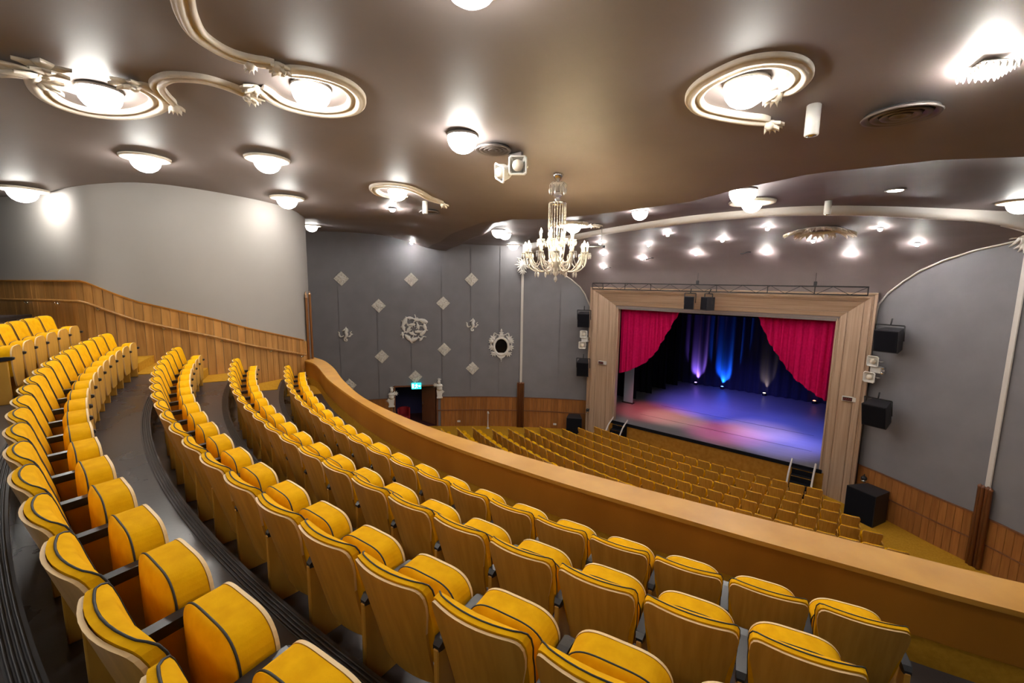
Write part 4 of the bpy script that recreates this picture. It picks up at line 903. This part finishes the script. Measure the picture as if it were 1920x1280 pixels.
x, y = -5.0, 5.83; t = thing('ceiling_horns', 'pair of square horn loudspeakers on the ceiling beside the vent', 'loudspeaker', T(x, y, zlow(x, y, .2)))
mb = MB(); mb.box((-.16, -.03, -.05), (.14, .03, .02), ch=.01); mb.tube([(.06, 0, -.02), (.06, 0, -.12)], .02, 6); mb.tube([(-.14, 0, -.02), (-.14, -.02, -.2)], .02, 6); ob('mount', mb, 'vent', t)
horn(t, T(.06, -.02, -.20) @ RZ(R_(38)) @ RX(R_(6)), .28); horn(t, T(-.17, -.12, -.28) @ RZ(R_(-8)) @ RY(R_(28)) @ RX(R_(22)), .26)
t = thing('hanging_pole', 'thin rod with a short cross bar hanging right of the chandelier', 'rod', T(-7.4, 13, zceil(-7.4, 13)))
mb = MB(); mb.tube([(0, 0, .02), (0, 0, -.68)], .012, 6); ob('rod', mb, 'rim', t); mb = MB(); mb.tube([(-.75, -.1, -.66), (.1, .02, -.68)], .022, 6); ob('cross_bar', mb, 'rim', t); mb = MB(); mb.lathe([(.04, -.72), (.045, -.64)], 8, 0, T(.08, .02, 0)); ob('clamp', mb, 'steel', t)
for x, y, nm in ((-8.1, 18.75, 'beside the lowest left star'), (-4.2, 18.45, 'beside the star below the cartouche'), (-10.5, 19.4, 'by the left edge stars')):
    t = thing('ceiling_hook', 'small dark hook on the apron ceiling ' + nm, 'hook', T(x, y, zcov(y) - .01))
    mb = MB(); mb.tube([(0, 0, .02), (-.2, -.08, -.05), (-.3, -.1, -.06)], .018, 6); ob('arm', mb, 'steel', t); mb = MB(); mb.lathe([(.05, .01), (.05, -.02)], 10); ob('plate', mb, 'steel', t)
# ------------------------------------------------------------------ chandelier
x, y = -4.87, 6.88; zt = zceil(x, y); zb_ = .05; ch_ = thing('chandelier', 'tall crystal chandelier with two tiers of lit candle arms', 'chandelier', T(x, y, zt))
def cz(py): return (-.0 + (py))       # heights below the ceiling
mb = MB(); mb.lathe([(.09, .02), (.10, -.03), (.06, -.09), (.025, -.12), (.025, -.30), (.05, -.32), (.02, -.40)], 14); ob('canopy', mb, 'chrome', ch_)
mb = MB(); mb.lathe([(.03, -.14), (.10, -.16), (.11, -.18), (.05, -.22), (.03, -.30), (.06, -.34), (.08, -.38), (.03, -.42), (.05, -.45), (.02, -.5)], 9, 0, None, False); ob('upper_crystal_bowl', mb, 'crystal', ch_)
mb = MB()
for k in range(10):
    q = k / 10 * 6.283; X = RZ(q); mb.tube(smooth_path([(.05, 0, -.2), (.10, 0, -.15), (.15, 0, -.19), (.145, 0, -.24)], 4), .007, 5, 0, False, X)
    for rr_, z_ in ((.145, -.235), (.10, -.19)): mb.lathe([(.003, z_), (.022, z_ - .05), (.014, z_ - .10), (.002, z_ - .13)], 5, 0, X @ T(rr_, 0, 0), False)
ob('crown_drops', mb, 'crystal', ch_)['kind'] = 'stuff'
mb = MB(); mb.lathe([(.015, -.4), (.015, -1.7)], 8); ob('stem', mb, 'chrome', ch_)
mb = MB(); mb.lathe([(.165, -.505), (.17, -.52), (.165, -.535), (.15, -.52)], 24); ob('strand_hoop', mb, 'chrome', ch_)
for k in range(20):                     # bead strands drawn in to the hub
    q = k / 20 * 6.283; mb = MB(); n = 34
    for i in range(n):
        v = i / (n - 1); r = .16 if v < .5 else .16 - .075 * ((v - .5) / .5) ** 1.3; zz = -.53 - v * .82; s_ = .011
        mb.add([(r * math.cos(q), r * math.sin(q), zz + s_ * 1.25), (r * math.cos(q) + s_, r * math.sin(q), zz), (r * math.cos(q), r * math.sin(q) + s_, zz), (r * math.cos(q) - s_, r * math.sin(q), zz), (r * math.cos(q), r * math.sin(q) - s_, zz), (r * math.cos(q), r * math.sin(q), zz - s_ * 1.25)],
               [(0, 1, 2), (0, 2, 3), (0, 3, 4), (0, 4, 1), (5, 2, 1), (5, 3, 2), (5, 4, 3), (5, 1, 4)])
    ob('bead_strand', mb, 'crystal', ch_)['kind'] = 'stuff'
mb = MB(); mb.lathe([(.03, -1.28), (.10, -1.33), (.14, -1.42), (.08, -1.50), (.15, -1.56), (.17, -1.62), (.09, -1.70), (.05, -1.76), (.07, -1.80), (.02, -1.86)], 16); ob('hub', mb, 'crystal', ch_)
def arm(q, r, z0, zc, tier):
    X = RZ(q); a = link('arm', None, ch_, X)
    mb = MB(); P = smooth_path([(.08, 0, z0), (r * .35, 0, z0 - .15), (r * .68, 0, z0 - .17), (r * .93, 0, z0 - .05), (r, 0, zc)], 5); mb.tube(P, .013, 6); ob('glass_arm', mb, 'crystal', a)
    mb = MB(); mb.lathe([(.01, zc - .03), (.065, zc + .0), (.07, zc + .012), (.02, zc + .01)], 10, 0, T(r, 0, 0)); ob('bobeche', mb, 'crystal', a)
    mb = MB(); mb.lathe([(.017, zc), (.017, zc + .11)], 8, 0, T(r, 0, 0)); ob('candle', mb, 'candle', a)
    mb = MB(); mb.lathe([(.010, zc + .11), (.022, zc + .14), (.018, zc + .17), (.003, zc + .21)], 8, 0, T(r, 0, 0)); ob('flame_bulb', mb, 'flame', a)
    mb = MB()
    for k in range(6):
        f = k / 6 * 6.283; mb.lathe([(.002, zc), (.013, zc - .04), (.010, zc - .075), (.002, zc - .10)], 5, 0, T(r + .062 * math.cos(f), .062 * math.sin(f), 0), False)
    mb.lathe([(.002, z0 - .17), (.018, z0 - .22), (.012, z0 - .26), (.002, z0 - .29)], 6, 0, T(r * .66, 0, 0), False); ob('arm_drops', mb, 'crystal', a)['kind'] = 'stuff'
for k in range(12): arm(k / 12 * 6.283 + .1, .58, -1.60, -1.44, 0)
for k in range(8): arm(k / 8 * 6.283 + .3, .32, -1.42, -1.20, 1)
for k in range(12):                     # garlands between the arm tips
    q0, q1 = k / 12 * 6.283 + .1, (k + 1) / 12 * 6.283 + .1; mb = MB(); r = .56
    a = Vector((r * math.cos(q0), r * math.sin(q0), -1.46)); b = Vector((r * math.cos(q1), r * math.sin(q1), -1.46)); n = 14
    mb.tube([a.lerp(b, i / n) * 1 + Vector((0, 0, -.22 * math.sin(math.pi * i / n))) for i in range(n + 1)], .008, 5); ob('garland', mb, 'crystal', ch_)
    mb = MB(); e = Vector((.12 * math.cos(q0), .12 * math.sin(q0), -1.72)); mb.tube([a.lerp(e, i / n) + Vector((0, 0, -.16 * math.sin(math.pi * i / n))) for i in range(n + 1)], .008, 5); ob('inner_garland', mb, 'crystal', ch_)
mb = MB()
for k in range(16):
    f = k / 16 * 6.283; mb.lathe([(.002, -1.70), (.018, -1.76), (.012, -1.81), (.002, -1.84)], 6, 0, T(.16 * math.cos(f), .16 * math.sin(f), 0), False)
mb.lathe([(.002, -1.84), (.03, -1.90), (.034, -1.93), (.003, -1.98)], 8, 0, None, False); ob('bottom_drops', mb, 'crystal', ch_)['kind'] = 'stuff'
